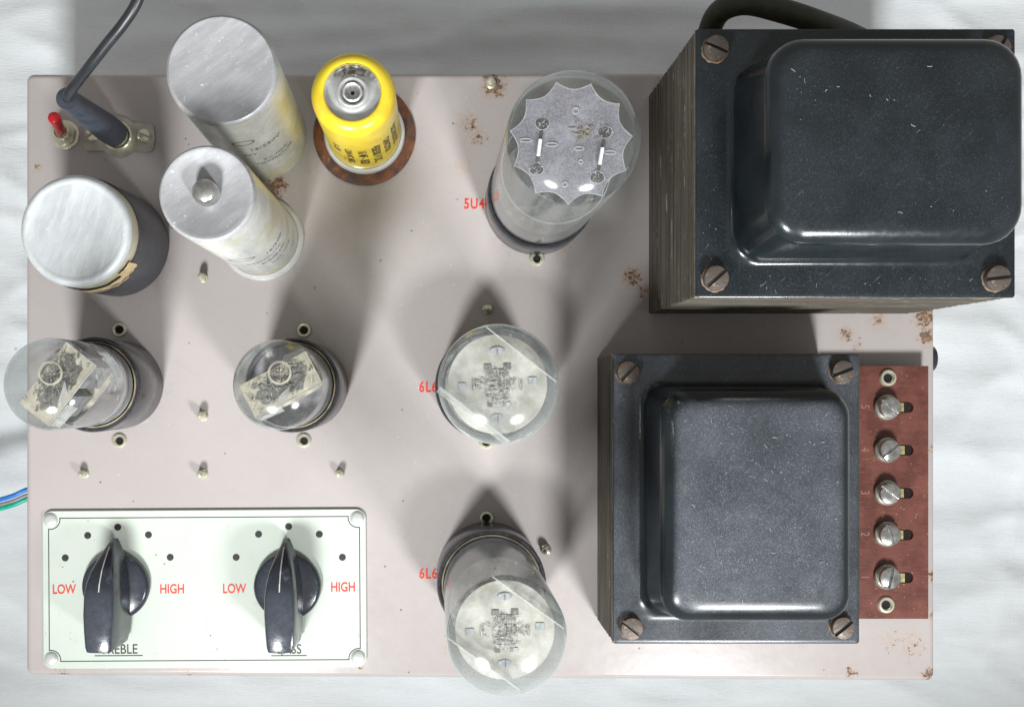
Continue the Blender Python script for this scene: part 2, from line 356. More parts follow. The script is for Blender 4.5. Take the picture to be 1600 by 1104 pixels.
M['clear_glass'] = glass_mat('clear_tube_glass', 0.08, 0.5)

# ------------------------------------------------------------------ object helpers (all lengths in millimetres)
def link(o): sc.collection.objects.link(o); return o
def obj(name, bm, mat, parent=None, smooth=40, loc=None, rot=None, label=None, kind=None):
    if isinstance(bm, bpy.types.Mesh): me = bm
    else:
        bmesh.ops.recalc_face_normals(bm, faces=bm.faces)
        bmesh.ops.scale(bm, vec=(MM,) * 3, verts=bm.verts)
        me = bpy.data.meshes.new(name); bm.to_mesh(me); bm.free()
        if smooth:
            for p in me.polygons: p.use_smooth = True
            me.set_sharp_from_angle(angle=math.radians(smooth))
        me.materials.append(M[mat])
    o = link(bpy.data.objects.new(name, me))
    if parent: o.parent = parent
    if loc: o.location = [q * MM for q in loc]
    if rot: o.rotation_euler = rot
    if label: o['label'] = label
    if kind: o['kind'] = kind
    return o
def thing(name, label, cat, loc=(0, 0, 0), rot=(0, 0, 0), group=None, parent=None):
    o = link(bpy.data.objects.new(name, None)); o.location = [q * MM for q in loc]; o.rotation_euler = rot
    o.empty_display_size = 0.01
    o['label'] = label
    if cat: o['category'] = cat
    if parent: o.parent = parent
    if group: o['group'] = group
    return o
def dup(root, loc, rot=None, label=None):
    r = link(root.copy()); r.location = [q * MM for q in loc]
    if rot is not None: r.rotation_euler = rot
    if label: r['label'] = label
    for ch in list(root.children):
        c = link(ch.copy()); c.parent = r
        for g in list(ch.children):
            d = link(g.copy()); d.parent = c
    return r

def loft(rings, cap0=False, cap1=False, bm=None, closed=True):
    bm = bm or bmesh.new()
    vs = [[bm.verts.new(p) for p in r] for r in rings]
    n = len(rings[0])
    for a, b in zip(vs, vs[1:]):
        for i in range(n if closed else n - 1):
            j = (i + 1) % n
            bm.faces.new((a[i], a[j], b[j], b[i]))
    if cap0: bm.faces.new(vs[0][::-1])
    if cap1: bm.faces.new(vs[-1])
    return bm
def lathe(prof, n=48, bm=None, cx=0, cy=0, cap0=False, cap1=False):
    rings = []
    for r, z in prof:
        rr = max(r, 0.002)
        rings.append([(cx + rr * math.cos(2 * PI * i / n), cy + rr * math.sin(2 * PI * i / n), z) for i in range(n)])
    return loft(rings, cap0, cap1, bm)
def rrect(cx, cy, wd, ht, r, z, n=7):
    pts = []
    for qx, qy, a0 in ((1, 1, 0), (-1, 1, 90), (-1, -1, 180), (1, -1, 270)):
        for i in range(n + 1):
            a = math.radians(a0 + 90 * i / n)
            pts.append((cx + qx * (wd / 2 - r) + r * math.cos(a), cy + qy * (ht / 2 - r) + r * math.sin(a), z))
    return pts
def box(x0, y0, z0, x1, y1, z1, bm=None):
    bm = bm or bmesh.new()
    r = bmesh.ops.create_cube(bm, size=1)
    for v in r['verts']:
        v.co = Vector(((x0 + x1) / 2 + v.co.x * (x1 - x0), (y0 + y1) / 2 + v.co.y * (y1 - y0), (z0 + z1) / 2 + v.co.z * (z1 - z0)))
    return bm
def prism(pts, z0, z1, bm=None):
    return loft([[(x, y, z0) for x, y in pts], [(x, y, z1) for x, y in pts]], True, True, bm)
def tube(pts, r, n=14, bm=None, cap=True):
    """round tube through 3-D points (Catmull-Rom), r a number or one radius per point"""
    P = [Vector(p) for p in pts]; R = r if isinstance(r, (list, tuple)) else [r] * len(P)
    C, RR = [], []
    for i in range(len(P) - 1):
        p0, p1, p2, p3 = P[max(i - 1, 0)], P[i], P[i + 1], P[min(i + 2, len(P) - 1)]
        for k in range(8):
            t = k / 8
            C.append(0.5 * ((2 * p1) + (p2 - p0) * t + (2 * p0 - 5 * p1 + 4 * p2 - p3) * t * t + (3 * p1 - p0 - 3 * p2 + p3) * t ** 3))
            RR.append(R[i] * (1 - t) + R[i + 1] * t)
    C.append(P[-1]); RR.append(R[-1])
    rings = []; up = Vector((0.13, 0.21, 0.97))
    for i, c in enumerate(C):
        d = (C[min(i + 1, len(C) - 1)] - C[max(i - 1, 0)]).normalized()
        a = d.cross(up).normalized() if i == 0 else (a - d * a.dot(d)).normalized()
        b = d.cross(a)
        rings.append([c + RR[i] * (math.cos(2 * PI * k / n) * a + math.sin(2 * PI * k / n) * b) for k in range(n)])
    return loft(rings, cap, cap, bm)

FONTS = {}
def text_mesh(body, size, xs=1.0, bold=0.0, sp=1.0):
    cu = bpy.data.curves.new('t', 'FONT'); cu.body = body; cu.size = size; cu.align_x = 'CENTER'; cu.align_y = 'CENTER'
    cu.offset = bold; cu.space_character = sp; cu.resolution_u = 4
    o = link(bpy.data.objects.new('t', cu))
    dg = bpy.context.evaluated_depsgraph_get()
    me = bpy.data.meshes.new_from_object(o.evaluated_get(dg))
    bpy.data.objects.remove(o); bpy.data.curves.remove(cu)
    for v in me.vertices: v.co.x *= xs
    return me
def flat_text(name, body, x, y, z, size, mat, parent, xs=0.75, bold=0.03, rot=0.0, label=None, sp=1.0):
    me = text_mesh(body, size, xs, bold * size / 3, sp)
    bm = bmesh.new(); bm.from_mesh(me); bpy.data.meshes.remove(me)
    return obj(name, bm, mat, parent, smooth=0, loc=(x, y, z), rot=(0, 0, rot), label=label)
def wrap_text(name, body, R, z, ang, size, mat, parent, xs=0.8, bold=0.02, vertical=False):
    """print on the side of a cylinder; ang = the direction (radians) of its middle"""
    me = text_mesh(body, size, xs, bold * size / 3)
    bm = bmesh.new(); bm.from_mesh(me); bpy.data.meshes.remove(me)
    if len(bm.edges): bmesh.ops.subdivide_edges(bm, edges=[e for e in bm.edges if e.calc_length() > 0.8], cuts=2)
    for v in bm.verts:
        x, y = v.co.x, v.co.y
        if vertical: x, y = y, -x
        a = ang + x / R
        v.co = Vector(((R + 0.06) * math.cos(a), (R + 0.06) * math.sin(a), z + y))
    return obj(name, bm, mat, parent, smooth=0)

def slotted(r, h, sw=0.9, depth=0.8, dome=0.0, n=24):
    """round screw head with a real slot cut across it"""
    bm = lathe([(r * 0.97, 0), (r, 0.25), (r, h - depth)], n, cap0=True, cap1=True)
    for s in (1, -1):
        a0 = math.asin(sw / 2 / r)
        outl = [(r * math.cos(a0 + (PI - 2 * a0) * i / 14), s * r * math.sin(a0 + (PI - 2 * a0) * i / 14)) for i in range(15)]
        outl += [(-r * 0.5, s * sw / 2), (0, s * sw / 2), (r * 0.5, s * sw / 2)]
        cx, cy = 0, s * r * 0.45
        rings = [[(x, y, h - depth + 0.001) for x, y in outl]]
        zt = lambda x, y, e=0: h - e + dome * (1 - (x * x + y * y) / r / r)
        rings.append([(x, y, zt(x, y, 0.22)) for x, y in outl])
        for t in (0.93, 0.6, 0.25):
            ring = []
            for x, y in outl:
                X, Y = cx + (x - cx) * t, cy + (y - cy) * t
                if abs(y) <= sw / 2 + 1e-6 and t > 0.9: Y = y + s * 0.06
                ring.append((X, Y, zt(X, Y)))
            rings.append(ring)
        loft(rings, False, True, bm)
    return bm
def crust_ring(r, wdt, zt, seed):
    rnd = random.Random(seed); rings = []
    for k, (f, z) in enumerate(((1.0, 0), (0.8, zt * 0.7), (0.35, zt), (0, zt * 0.6))):
        rings.append([((r + wdt * f * rnd.uniform(0.5, 1.25)) * math.cos(2 * PI * i / 26), (r + wdt * f * rnd.uniform(0.5, 1.25)) * math.sin(2 * PI * i / 26), z * rnd.uniform(0.7, 1.2)) for i in range(26)])
    return loft(rings)

# ================================================================== THE SETTING: cloth under the amplifier
def cloth():
    from mathutils import noise
    bm = bmesh.new(); nx, ny = 340, 300; W_, H_ = 900.0, 700.0; vs = []
    folds = [((1560, 690), (-1, 0.25), 34, 2.6, 60), ((1560, 960), (-1, -0.12), 30, 3.2, 50), ((1500, 1000), (-1, .1), 60, 1.8, 90), ((1545, 560), (-1, 0.05), 28, 1.6, 60), ((200, 1085), (1, 0.03), 70, 2.0, 18),
             ((20, 640), (0.5, 1), 60, 2.2, 16), ((980, 60), (1, 0.04), 90, 1.6, 14), ((600, 35), (1, -0.06), 120, 2.0, 14), ((860, 12), (1, 0.02), 90, 2.0, 9), ((560, 80), (1, -0.1), 70, 1.6, 8), ((10, 330), (0.2, 1), 70, 2.0, 11), ((1580, 800), (-.2, 1), 60, 2.0, 14)]
    for j in range(ny + 1):
        row = []
        for i in range(nx + 1):
            x = -W_ / 2 + W_ * i / nx + 20; y = -H_ / 2 + H_ * j / ny
            z = -53 + 3.0 * noise.noise(Vector((x / 90, y / 50, 0.3))) + 1.7 * noise.noise(Vector((x / 48, y / 17, 4.1))) + 0.6 * noise.noise(Vector((x / 22, y / 7, 9.0))) + 0.5 * noise.noise(Vector(((x + y) / 11, (y - x) / 30, 2.0)))
            z += 1.6 * (1 - abs(noise.noise(Vector((x / 70, y / 26 + x / 200, 14.0)))) * 2) ** 5
            for (px, py), (dx, dy), ln, am, wd in folds:
                fx, fy = XY(px, py, -50); L = math.hypot(dx, dy); ux, uy = dx / L, -dy / L
                a = (x - fx) * ux + (y - fy) * uy; b = -(x - fx) * uy + (y - fy) * ux
                wd2 = wd * 0.35
                z += am * math.exp(-(a / ln) ** 2 - (b / wd2) ** 2)
            row.append(bm.verts.new((x, y, z)))
        vs.append(row)
    for j in range(ny):
        for i in range(nx):
            bm.faces.new((vs[j][i], vs[j][i + 1], vs[j + 1][i + 1], vs[j + 1][i]))
    o = obj('white_cloth', bm, 'cloth', smooth=180)
    o['kind'] = 'structure'; o['label'] = 'rumpled white cotton cloth spread under the amplifier'
cloth()

# ================================================================== CHASSIS
CH = thing('amplifier_chassis', 'long beige painted steel amplifier chassis with rust spots lying on the white cloth', 'chassis')
def chassis_shell():
    bm = bmesh.new()
    c = [XY(40, 1054.5), XY(1461, 1063.5), XY(1461, 113), XY(40, 115)]
    lo = [bm.verts.new((x, y, -48)) for x, y in c]; hi = [bm.verts.new((x, y, 0)) for x, y in c]
    bm.faces.new(hi)
    for i in range(4):
        bm.faces.new((lo[i], lo[(i + 1) % 4], hi[(i + 1) % 4], hi[i]))
    bm.faces.new(lo[::-1])
    vert = [e for e in bm.edges if abs(e.verts[0].co.z - e.verts[1].co.z) > 1]
    bmesh.ops.bevel(bm, geom=vert, offset=2.6, segments=5, affect='EDGES', profile=0.5)
    top = [e for e in bm.edges if all(abs(v.co.z) < 1e-4 for v in e.verts) and len(e.link_faces) == 2 and any(abs(f.normal.z) < 0.5 for f in e.link_faces)]
    bm.normal_update()
    top = [e for e in bm.edges if all(abs(v.co.z) < 1e-4 for v in e.verts) and any(abs(f.normal.z) < 0.5 for f in e.link_faces)]
    bmesh.ops.bevel(bm, geom=top, offset=1.9, segments=5, affect='EDGES', profile=0.5)
    return obj('chassis_shell', bm, 'chassis', CH, smooth=50)
chassis_shell()

eye_bm = lathe([(2.55, 0), (2.5, 0.45), (2.2, 0.85), (1.75, 0.9), (1.4, 0.6), (1.25, 0.15)], 28)
eyelet = obj('eyelet', eye_bm, 'nickel', CH); eye_me = eyelet.data
hole_me = obj('hole', lathe([(1.3, 0.14), (0.01, 0.14)], 20), 'hole', eyelet).data
x, y = XY(187, 515); eyelet.location = (x * MM, y * MM, 0)
def add_eyelet(px, py, parent=CH, z=0.0, f=1.0):
    o = obj('eyelet', eye_me, None, parent); x, y = XY(px, py, z)
    o.location = (x * MM, y * MM, z * MM); o.scale = (f,) * 3
    h = obj('hole', hole_me, None, o)
    return o
for p in ((187, 688), (475, 516), (475, 688), (839, 404), (838, 232), (760, 809), (760, 690), (760, 980), (761, 517)): add_eyelet(*p)
stud_me = None
for px, py, f in ((132, 740, 1.15), (317, 740, 1.25), (531, 739, 1.15), (317, 434, 1.2), (317, 650, 1.3), (762, 483, 1.3), (853, 858, 1.35), (767, 131, 1.3)):
    if stud_me is None:
        s = obj('screw_tip', lathe([(1.45, 0), (1.4, 0.5), (1.15, 0.7), (1.15, 2.4), (0.95, 3.2), (0.45, 3.9), (0.0, 4.0)], 18), 'nickel', CH); stud_me = s.data
    else: s = obj('screw_tip', stud_me, None, CH)
    x, y = XY(px, py); s.location = (x * MM, y * MM, 0); s.scale = (f, f, f)
    s.rotation_euler = (random.uniform(-.06, .06), random.uniform(-.06, .06), 0)
for body, px, py, sz in (('5U4G', 748, 319, 5.0), ('6L6G', 676, 605, 5.0), ('6L6G', 676, 896, 5.0)):
    x, y = XY(px, py); flat_text('valve_lettering', body, x, y, 0.06, sz, 'red_ink', CH, xs=0.76, bold=0.075, sp=1.16)
# knurled fuse cap on the side wall
bm = bmesh.new(); rings = []
for xx, rr in ((0, 4.4), (2.6, 4.4), (3.2, 4.1), (3.4, 3.2)):
    rings.append([(xx, rr * (1 + (0.035 if k % 2 else 0)) * math.cos(2 * PI * k / 60), rr * (1 + (0.035 if k % 2 else 0)) * math.sin(2 * PI * k / 60)) for k in range(60)])
x, y = XY(1461, 559)
obj('fuse_cap', loft(rings, False, True), 'bakelite', CH, loc=(x, y, -9))

# ================================================================== CONTROL PANEL
z0 = 1.1
px0, py0 = XY(320.5, 918.5)
PN = thing('control_panel', 'pale mint tone control plate with black border and red LOW and HIGH lettering', None, (px0, py0, 0), (0, 0, math.radians(0.35)), parent=CH)
pw, ph = 504 / K, 246 / K
obj('plate', loft([rrect(0, 0, pw, ph, 3.4, 0.02), rrect(0, 0, pw, ph, 3.4, z0 - 0.25), rrect(0, 0, pw - 0.5, ph - 0.5, 3.2, z0)], False, True), 'panel', PN, smooth=30)
def border_line():
    # black line that steps round each corner rivet
    a, b, q, r = pw / 2 - 2.0, ph / 2 - 2.4, 4.6, 3.2
    def path(off):
        A, B = a - off, b - off; P = []
        for sx, sy, k in ((1, 1, 0), (-1, 1, 1), (-1, -1, 2), (1, -1, 3)):
            c = (sx * (pw / 2 - 2.7), sy * (ph / 2 - 3.0)); rr = r + off
            arc = []
            aa = [(A, c[1] - sy * math.sqrt(max(rr * rr - (A - abs(c[0])) ** 2, 0.01))), (c[0] - sx * math.sqrt(max(rr * rr - (B - abs(c[1])) ** 2, 0.01)), B)]
            t0 = math.atan2((abs(aa[0][1]) - abs(c[1])), (A - abs(c[0]))); t1 = math.atan2((B - abs(c[1])), (abs(aa[1][0]) - abs(c[0])))
            if t1 > 0: t1 -= 2 * PI
            for i in range(9):
                t = t0 + (t1 - t0) * i / 8
                arc.append((sx * (abs(c[0]) + rr * math.cos(t)), sy * (abs(c[1]) + rr * math.sin(t))))
            if k % 2: arc = arc[::-1]
            P += arc
        return P
    o_, i_ = path(0), path(0.32)
    return loft([[(x, y, z0 + 0.05) for x, y in o_], [(x, y, z0 + 0.05) for x, y in i_]])
obj('border_line', border_line(), 'black_ink', PN, smooth=0)
riv = None
for sx in (-1, 1):
    for sy in (-1, 1):
        lc = (sx * (pw / 2 - 2.9), sy * (ph / 2 - 3.3), z0 - 0.02)
        if riv is None: o = obj('rivet', lathe([(2.45, 0), (2.35, 0.5), (1.9, 0.95), (1.2, 1.15), (0, 1.2)], 28), 'alu_rim', PN, loc=lc); riv = o.data
        else: obj('rivet', riv, None, PN, loc=lc)
dot = None
def P2(px, py):
    x, y = XY(px, py, z0); x -= px0; y -= py0; a = -math.radians(0.35)
    return x * math.cos(a) - y * math.sin(a), x * math.sin(a) + y * math.cos(a)
for px, py in ((102, 871), (137, 836), (184, 823), (232, 835), (266, 870), (369, 870), (404, 834), (451, 822), (499, 834), (535, 870)):
    x, y = P2(px, py)
    if dot is None: o = obj('position_dot', lathe([(1.2, 0.0), (0.0, 0.0)], 20), 'black_ink', PN, loc=(x, y, z0 + 0.06)); dot = o.data
    else: obj('position_dot', dot, None, PN, loc=(x, y, z0 + 0.06))
for s, px, py, sz, mt, xs in (('LOW', 100, 920.5, 4.5, 'red_ink', .76), ('HIGH', 269, 920, 4.5, 'red_ink', .78), ('LOW', 366, 919.5, 4.5, 'red_ink', .76), ('HIGH', 536, 917, 4.5, 'red_ink', .78),
                              ('TREBLE', 186, 1014, 4.7, 'black_ink', .84), ('BASS', 452, 1014, 4.7, 'black_ink', .84)):
    x, y = P2(px, py); flat_text('lettering', s, x, y, z0 + 0.06, sz, mt, PN, xs=xs, bold=0.06 if mt == 'red_ink' else 0.02)
for xa, xb in ((148, 223), (424, 479)):
    x, y = P2((xa + xb) / 2, 1023.5); wd = (xb - xa) / K
    obj('underline', box(-wd / 2, -0.16, 0, wd / 2, 0.16, 0.03), 'black_ink', PN, loc=(x, y, z0 + 0.04), smooth=0)

# ================================================================== KNOBS
def knob(px, py, label, rz):
    x, y = XY(px, py); t = thing('control_knob', label, None, (x, y, z0), (0, 0, rz), parent=CH)
    if knob.first is None:
        prof = [(11.4, 0.6), (11.5, 2.2), (11.1, 3.2), (10.2, 3.7), (6, 4.3), (0, 4.5)]
        obj('skirt', lathe(prof, 56, cap0=True), 'knob', t)
        # pointer body: y runs along the bar, + towards the tip
        ys = [-18.6, -18.0, -16.5, -12, -6, 0, 4, 8, 11, 13.5, 15.4, 16.6]
        hw_ = [3.4, 4.0, 4.35, 4.7, 5.05, 5.0, 4.6, 3.7, 2.75, 1.8, 1.0, 0.45]
        zt_ = [20.6, 21.6, 22.0, 22.2, 22.2, 21.6, 20.4, 17.8, 14.6, 11.2, 8.2, 5.6]
        rings = []
        for yy, hw, zt in zip(ys, hw_, zt_):
            flare = 0.5
            cr = min(1.1, hw * 0.5)
            ring = [(-hw - flare, yy, 3.0), (-hw, yy, zt * 0.55), (-hw, yy, zt - cr), (-hw + cr * 0.3, yy, zt - cr * 0.3), (-hw + cr, yy, zt)]
            ring += [(-x_, y_, z_) for x_, y_, z_ in ring[::-1]]
            rings.append(ring)
        bm = loft(rings, True, True)
        be = [e for e in bm.edges if abs(e.verts[0].co.y + 18.6) < 1e-3 and abs(e.verts[1].co.y + 18.6) < 1e-3 and min(e.verts[0].co.z, e.verts[1].co.z) > 10]
        bmesh.ops.bevel(bm, geom=be, offset=0.9, segments=3, affect='EDGES')
        obj('pointer_bar', bm, 'knob', t, smooth=38)
        pl = [(-0.18, 15.0, 9.0), (0.18, 15.0, 9.0)]
        bm = bmesh.new(); prev = None
        for yy, zt in ((14.6, 9.65), (13.5, 11.35), (11, 14.75), (8, 17.95), (4, 20.55), (1.5, 21.3)):
            a = bm.verts.new((-0.2, yy, zt + 0.12)); b = bm.verts.new((0.2, yy, zt + 0.12))
            if prev: bm.faces.new((prev[0], prev[1], b, a))
            prev = (a, b)
        obj('indicator_line', bm, 'white_line', t, smooth=0)
        knob.first = t
    else:
        for ch in knob.first.children:
            c = link(ch.copy()); c.parent = t
    return t
knob.first = None
knob(185, 913, 'black pointer knob over the word TREBLE, nearer the plate edge', math.radians(-0.5))
knob(451, 913, 'black pointer knob over the word BASS, between second LOW and HIGH', math.radians(0.5))

# ================================================================== TRANSFORMERS
def lint(name, parent, rects, z, n, seed):
    rnd = random.Random(seed); bm = bmesh.new()
    for _ in range(n):
        x0, y0, x1, y1 = rnd.choice(rects)
        if _ % 5 == 0: kx, ky = rnd.uniform(x0, x1), rnd.uniform(y0, y1)
        x, y = kx + rnd.gauss(0, 2.6), ky + rnd.gauss(0, 2.6); a = rnd.uniform(0, 2 * PI)
        if not (min(r[0] for r in rects) < x < max(r[2] for r in rects) and min(r[1] for r in rects) < y < max(r[3] for r in rects)): continue
        if len(rects) > 1 and not any(r[0] < x < r[2] and r[1] < y < r[3] for r in rects): continue
        ln = rnd.choice((0.12, 0.15, 0.2, 0.3, 0.4, 0.7, 1.3)); cv = rnd.uniform(-1.6, 1.6)
        wd = rnd.uniform(0.018, 0.042); prev = None
        for k in range(4):
            nx_, ny_ = -math.sin(a), math.cos(a)
            p = bm.verts.new((x + nx_ * wd, y + ny_ * wd, z)); q = bm.verts.new((x - nx_ * wd, y - ny_ * wd, z + 0.04))
            if prev: bm.faces.new((prev[0], prev[1], q, p))
            prev = (p, q); x += math.cos(a) * ln / 3; y += math.sin(a) * ln / 3; a += cv / 3
    obj(name, bm, 'lint', parent, smooth=0, kind='stuff')

def transformer(name, label, cx, cy, wd, ht, zf, zb, bw, bh, boff, mat, screws, seed, corner, foot):
    x, y = XY(cx, cy)
    t = thing(name, label, 'transformer', (x, y, 0))
    rnd = random.Random(seed)
    bm = bmesh.new(); pitch = 0.62; nl = int((zf - 1.4) / pitch); zz = 0.05
    for i in range(nl):
        d = rnd.choice((0, 0.05, 0.1, 0.2, 0.35)) + 0.15
        box(-wd / 2 + d, -ht / 2 + rnd.choice((0, 0.05, 0.1, 0.2, 0.3)) + 0.15, zz, wd / 2 - d, ht / 2 - d, zz + pitch - 0.03, bm)
        zz += pitch
    obj('lamination_stack', bm, 'lam', t, smooth=0, kind='stuff')
    obj('edge_paper', box(-wd / 2 - .05, -ht / 2 - .05, zz, wd / 2 + .05, ht / 2 + .05, zz + 0.25), 'tan_paper', t, smooth=0)
    zf0 = zz + 0.27
    # end bell: flange, concave foot, wall, rounded shoulder, slightly crowned top
    rings = [rrect(0, 0, wd, ht, 0.8, zf0), rrect(0, 0, wd, ht, 0.8, zf - 0.2), rrect(0, 0, wd - 0.4, ht - 0.4, 0.7, zf), rrect(0, 0, wd - 2.5, ht - 2.5, 0.7, zf + 0.002)]
    H = zb - zf; r1, r2 = foot, (5.6 if seed == 3 else 6.8)
    fw, fh = bw + 2 * (r1 + 0.9), bh + 2 * (r1 + 0.9)
    rings.append(rrect(*boff, fw + 1.6, fh + 1.6, corner * 0.8, zf + 0.005))
    for i in range(7):
        th = math.radians(84 * i / 6)
        d = r1 * math.sin(th); rings.append(rrect(*boff, fw - 2 * d, fh - 2 * d, corner * 0.8 + 0.25 * i, zf + r1 * (1 - math.cos(th)) + 0.01))
    d0 = r1
    for i in range(9):
        th = math.radians(90 * i / 8)
        d = d0 + 0.9 + r2 * (1 - math.cos(th)); rings.append(rrect(*boff, fw - 2 * d, fh - 2 * d, corner + 1.5 - 0.2 * i, zb - 0.5 - r2 + r2 * math.sin(th)))
    for f, dz in ((0.90, 0.15), (0.7, 0.35), (0.35, 0.48)):
        W2, H2 = (fw - 2 * d) * f, (fh - 2 * d) * f
        rings.append(rrect(*boff, W2, H2, min(corner, W2 * 0.3, H2 * 0.3), zb - 0.5 + dz))
    obj('end_bell', loft(rings, False, True), mat, t, smooth=45)
    sme = cme = None
    for (sx, sy, ang) in screws:
        lx, ly = XY(sx, sy); lc = (lx - x, ly - y, zf)
        if sme is None: o = obj('screw', slotted(3.5, 2.6, 0.95, 1.0, 0.35), 'rusty_screw', t, loc=lc, rot=(0, 0, ang)); sme = o.data
        else: o = obj('screw', sme, None, t, loc=lc, rot=(0, 0, ang))
        if cme is None: c = obj('rust_ring', crust_ring(3.35, 0.5, 0.45, seed), 'rust_crust', o); cme = c.data
        else: obj('rust_ring', cme, None, o)
    a, b = wd / 2 - 2, ht / 2 - 2
    lint('lint', t, [(-bw / 2 + 5 + boff[0], -bh / 2 + 5 + boff[1], bw / 2 - 5 + boff[0], bh / 2 - 5 + boff[1])], zb + 0.05, 60 if seed == 3 else 300, seed)
    lint('lint', t, [(-a, -b, a, -bh / 2 - 5)] * 3 + [(-a, -b, -bw / 2 - 6, b)], zf + 0.06, 150, seed + 9)
    return t
transformer('power_transformer', 'largest black transformer, tall, with laminated sides and domed cover, behind the other one', 1216.5, 320, 89.6, 75.3, 71, 103, 65.8, 52.9, (-0.4, 0),
            'enamel_big', [(1037, 176, math.radians(-24)), (1037, 467, math.radians(42)), (1394, 467, math.radians(7)), (1394, 176, 1.0)], 3, 8.5, 2.1)
transformer('output_transformer', 'lower black transformer with dusty domed cover beside the red-brown terminal strip', 1106, 762.5, 76.7, 90.1, 36.6, 63, 55.6, 67.9, (0.1, 0.2),
            'enamel_small', [(952, 584, math.radians(48)), (1254, 583, math.radians(22)), (957, 944, math.radians(-38)), (1254, 943, math.radians(40))], 5, 6.5, 3.2)

# ================================================================== TERMINAL STRIP
zs = 5.4
x0, y0 = XY(1362, 766)
TS = thing('terminal_strip', 'red-brown fibre terminal strip with five slotted screws beside lower transformer', 'terminal strip', (x0, y0, 0))
def L(px, py, z=zs):
    x, y = XY(px, py, z); return x - x0, y - y0
ax, ay = L(1290, 966); bx_, by_ = L(1450.5, 571.5)
bo = obj('board', box(ax, ay, zs - 1.6, bx_, by_, zs), 'board', TS, smooth=0)
cut = bmesh.new(); YS = (636, 703, 770, 835, 902)
for py in YS:
    cx, cy = L(1411, py); loft([rrect(cx, cy, 7.2, 3.7, 1.8, zs - 3), rrect(cx, cy, 7.2, 3.7, 1.8, zs + 1)], True, True, cut)
co_ = obj('cutter', cut, 'board', TS)
md = bo.modifiers.new('b', 'BOOLEAN'); md.object = co_; md.operation = 'DIFFERENCE'; md.solver = 'EXACT'
dg = bpy.context.evaluated_depsgraph_get(); nm = bpy.data.meshes.new_from_object(bo.evaluated_get(dg))
bo.modifiers.clear(); bo.data = nm; bpy.data.objects.remove(co_)
for c_ in ((ax + 3, ay + 3), (bx_ - 3, by_ - 3), (bx_ - 3, ay + 3), (ax + 3, by_ - 3)):
    pass
for py in (590, 944): cx, cy = L(1386, py, 0); obj('spacer', lathe([(3.2, 0), (3.2, zs - 1.6)], 20, None, cx, cy), 'steel', TS)
sm_ = lm_ = nm_ = None
for k, (py, ang) in enumerate(zip(YS, (-42, 38, -40, -72, 78))):
    cx, cy = L(1389, py, zs + 2.5)
    lc = (cx, cy, zs); rr = (0, 0, math.radians(ang))
    if sm_ is None: o = obj('terminal_screw', slotted(3.6, 4.0, 0.8, 1.1, 0.5), 'screw_bright', TS, loc=lc, rot=rr); sm_ = o.data
    else: o = obj('terminal_screw', sm_, None, TS, loc=lc, rot=rr)
    if nm_ is None: wo = obj('screw_washer', lathe([(4.3, 0), (4.3, 1.3), (4.0, 1.6), (3.0, 1.6)], 32), 'old_nickel', o); nm_ = wo.data
    else: obj('screw_washer', nm_, None, o)
    lx, ly = L(1411, py)
    if lm_ is None: o = obj('brass_lug', box(-5.5, -1.45, -0.5, 0.2, 1.45, 0.25), 'brass', TS, loc=(lx, ly, zs), smooth=0); lm_ = o.data
    else: o = obj('brass_lug', lm_, None, TS, loc=(lx, ly, zs))
    o.location.x += random.uniform(-.6, .3) * MM
    lx, ly = L(1351, py - 1)
    flat_text('engraved_number', str(5 - k), lx, ly, zs + 0.05, 4.2, 'engrave', TS, xs=0.8, bold=0.0, rot=-PI / 2)
for px, py in ((1387, 590), (1384, 944)):
    lx, ly = L(px, py)
    e = obj('eyelet', eye_me, None, TS, loc=(lx, ly, zs)); e.scale = (1.15,) * 3; obj('hole', hole_me, None, e)

# ================================================================== CAPACITORS
def lean(px, py, z, tx, ty):
    """base point and small tilt for a can whose base is at (px,py) and whose top centre shows at (tx,ty) at height z"""
    bx, by = XY(px, py); qx, qy = XY(tx, ty, z)
    return (bx, by, 0), (-(qy - by) / z, (qx - bx) / z, 0)
to_cam = lambda px, py: math.atan2((py - NY), -(px - NX))      # direction of the side that faces the lens

# tall plain can
loc, rot = lean(408, 211, 79, 346, 109)
C1 = thing('capacitor', 'tall plain aluminium can capacitor with flat top, next to the yellow one', 'capacitor', loc, rot)
obj('can', lathe([(15.6, 0), (15.7, 0.6), (15.4, 1.2), (15.4, 76.9), (15.2, 77.8)], 64), 'alu_side', C1)
obj('top_cap', lathe([(15.3, 77.5), (15.1, 78.4), (14.4, 79.0), (13.8, 78.95), (13.2, 78.7), (0, 78.7)], 64), 'alu_top', C1)
a = to_cam(408, 211)
wrap_text('lettering', '16/550V', 15.4, 46, a - 0.08, 4.0, 'grey_ink', C1, bold=0.0)
wrap_text('lettering', 'WV.', 15.4, 40, a - 0.45, 3.4, 'grey_ink', C1, bold=0.0)
wrap_text('lettering', 'R.C. MAX.', 15.4, 30, a + 0.02, 2.6, 'grey_ink', C1, bold=0.0)
wrap_text('lettering', 'TEMPERATURE', 15.4, 26, a - 0.02, 2.6, 'grey_ink', C1, bold=0.0)
def oval_logo(parent, R, z, ang, w_, h_):
    bm = bmesh.new(); n = 36; f = lambda x, y: ((R + .06) * math.cos(ang + x / R), (R + .06) * math.sin(ang + x / R), z + y)
    loft([[f(w_ * q * math.cos(2 * PI * i / n), h_ * q * math.sin(2 * PI * i / n)) for i in range(n)] for q in (1.0, 0.86)], bm=bm)
    obj('oval_mark', bm, 'grey_ink', parent, smooth=0)
oval_logo(C1, 15.4, 56, a - 0.45, 3.4, 2.6)

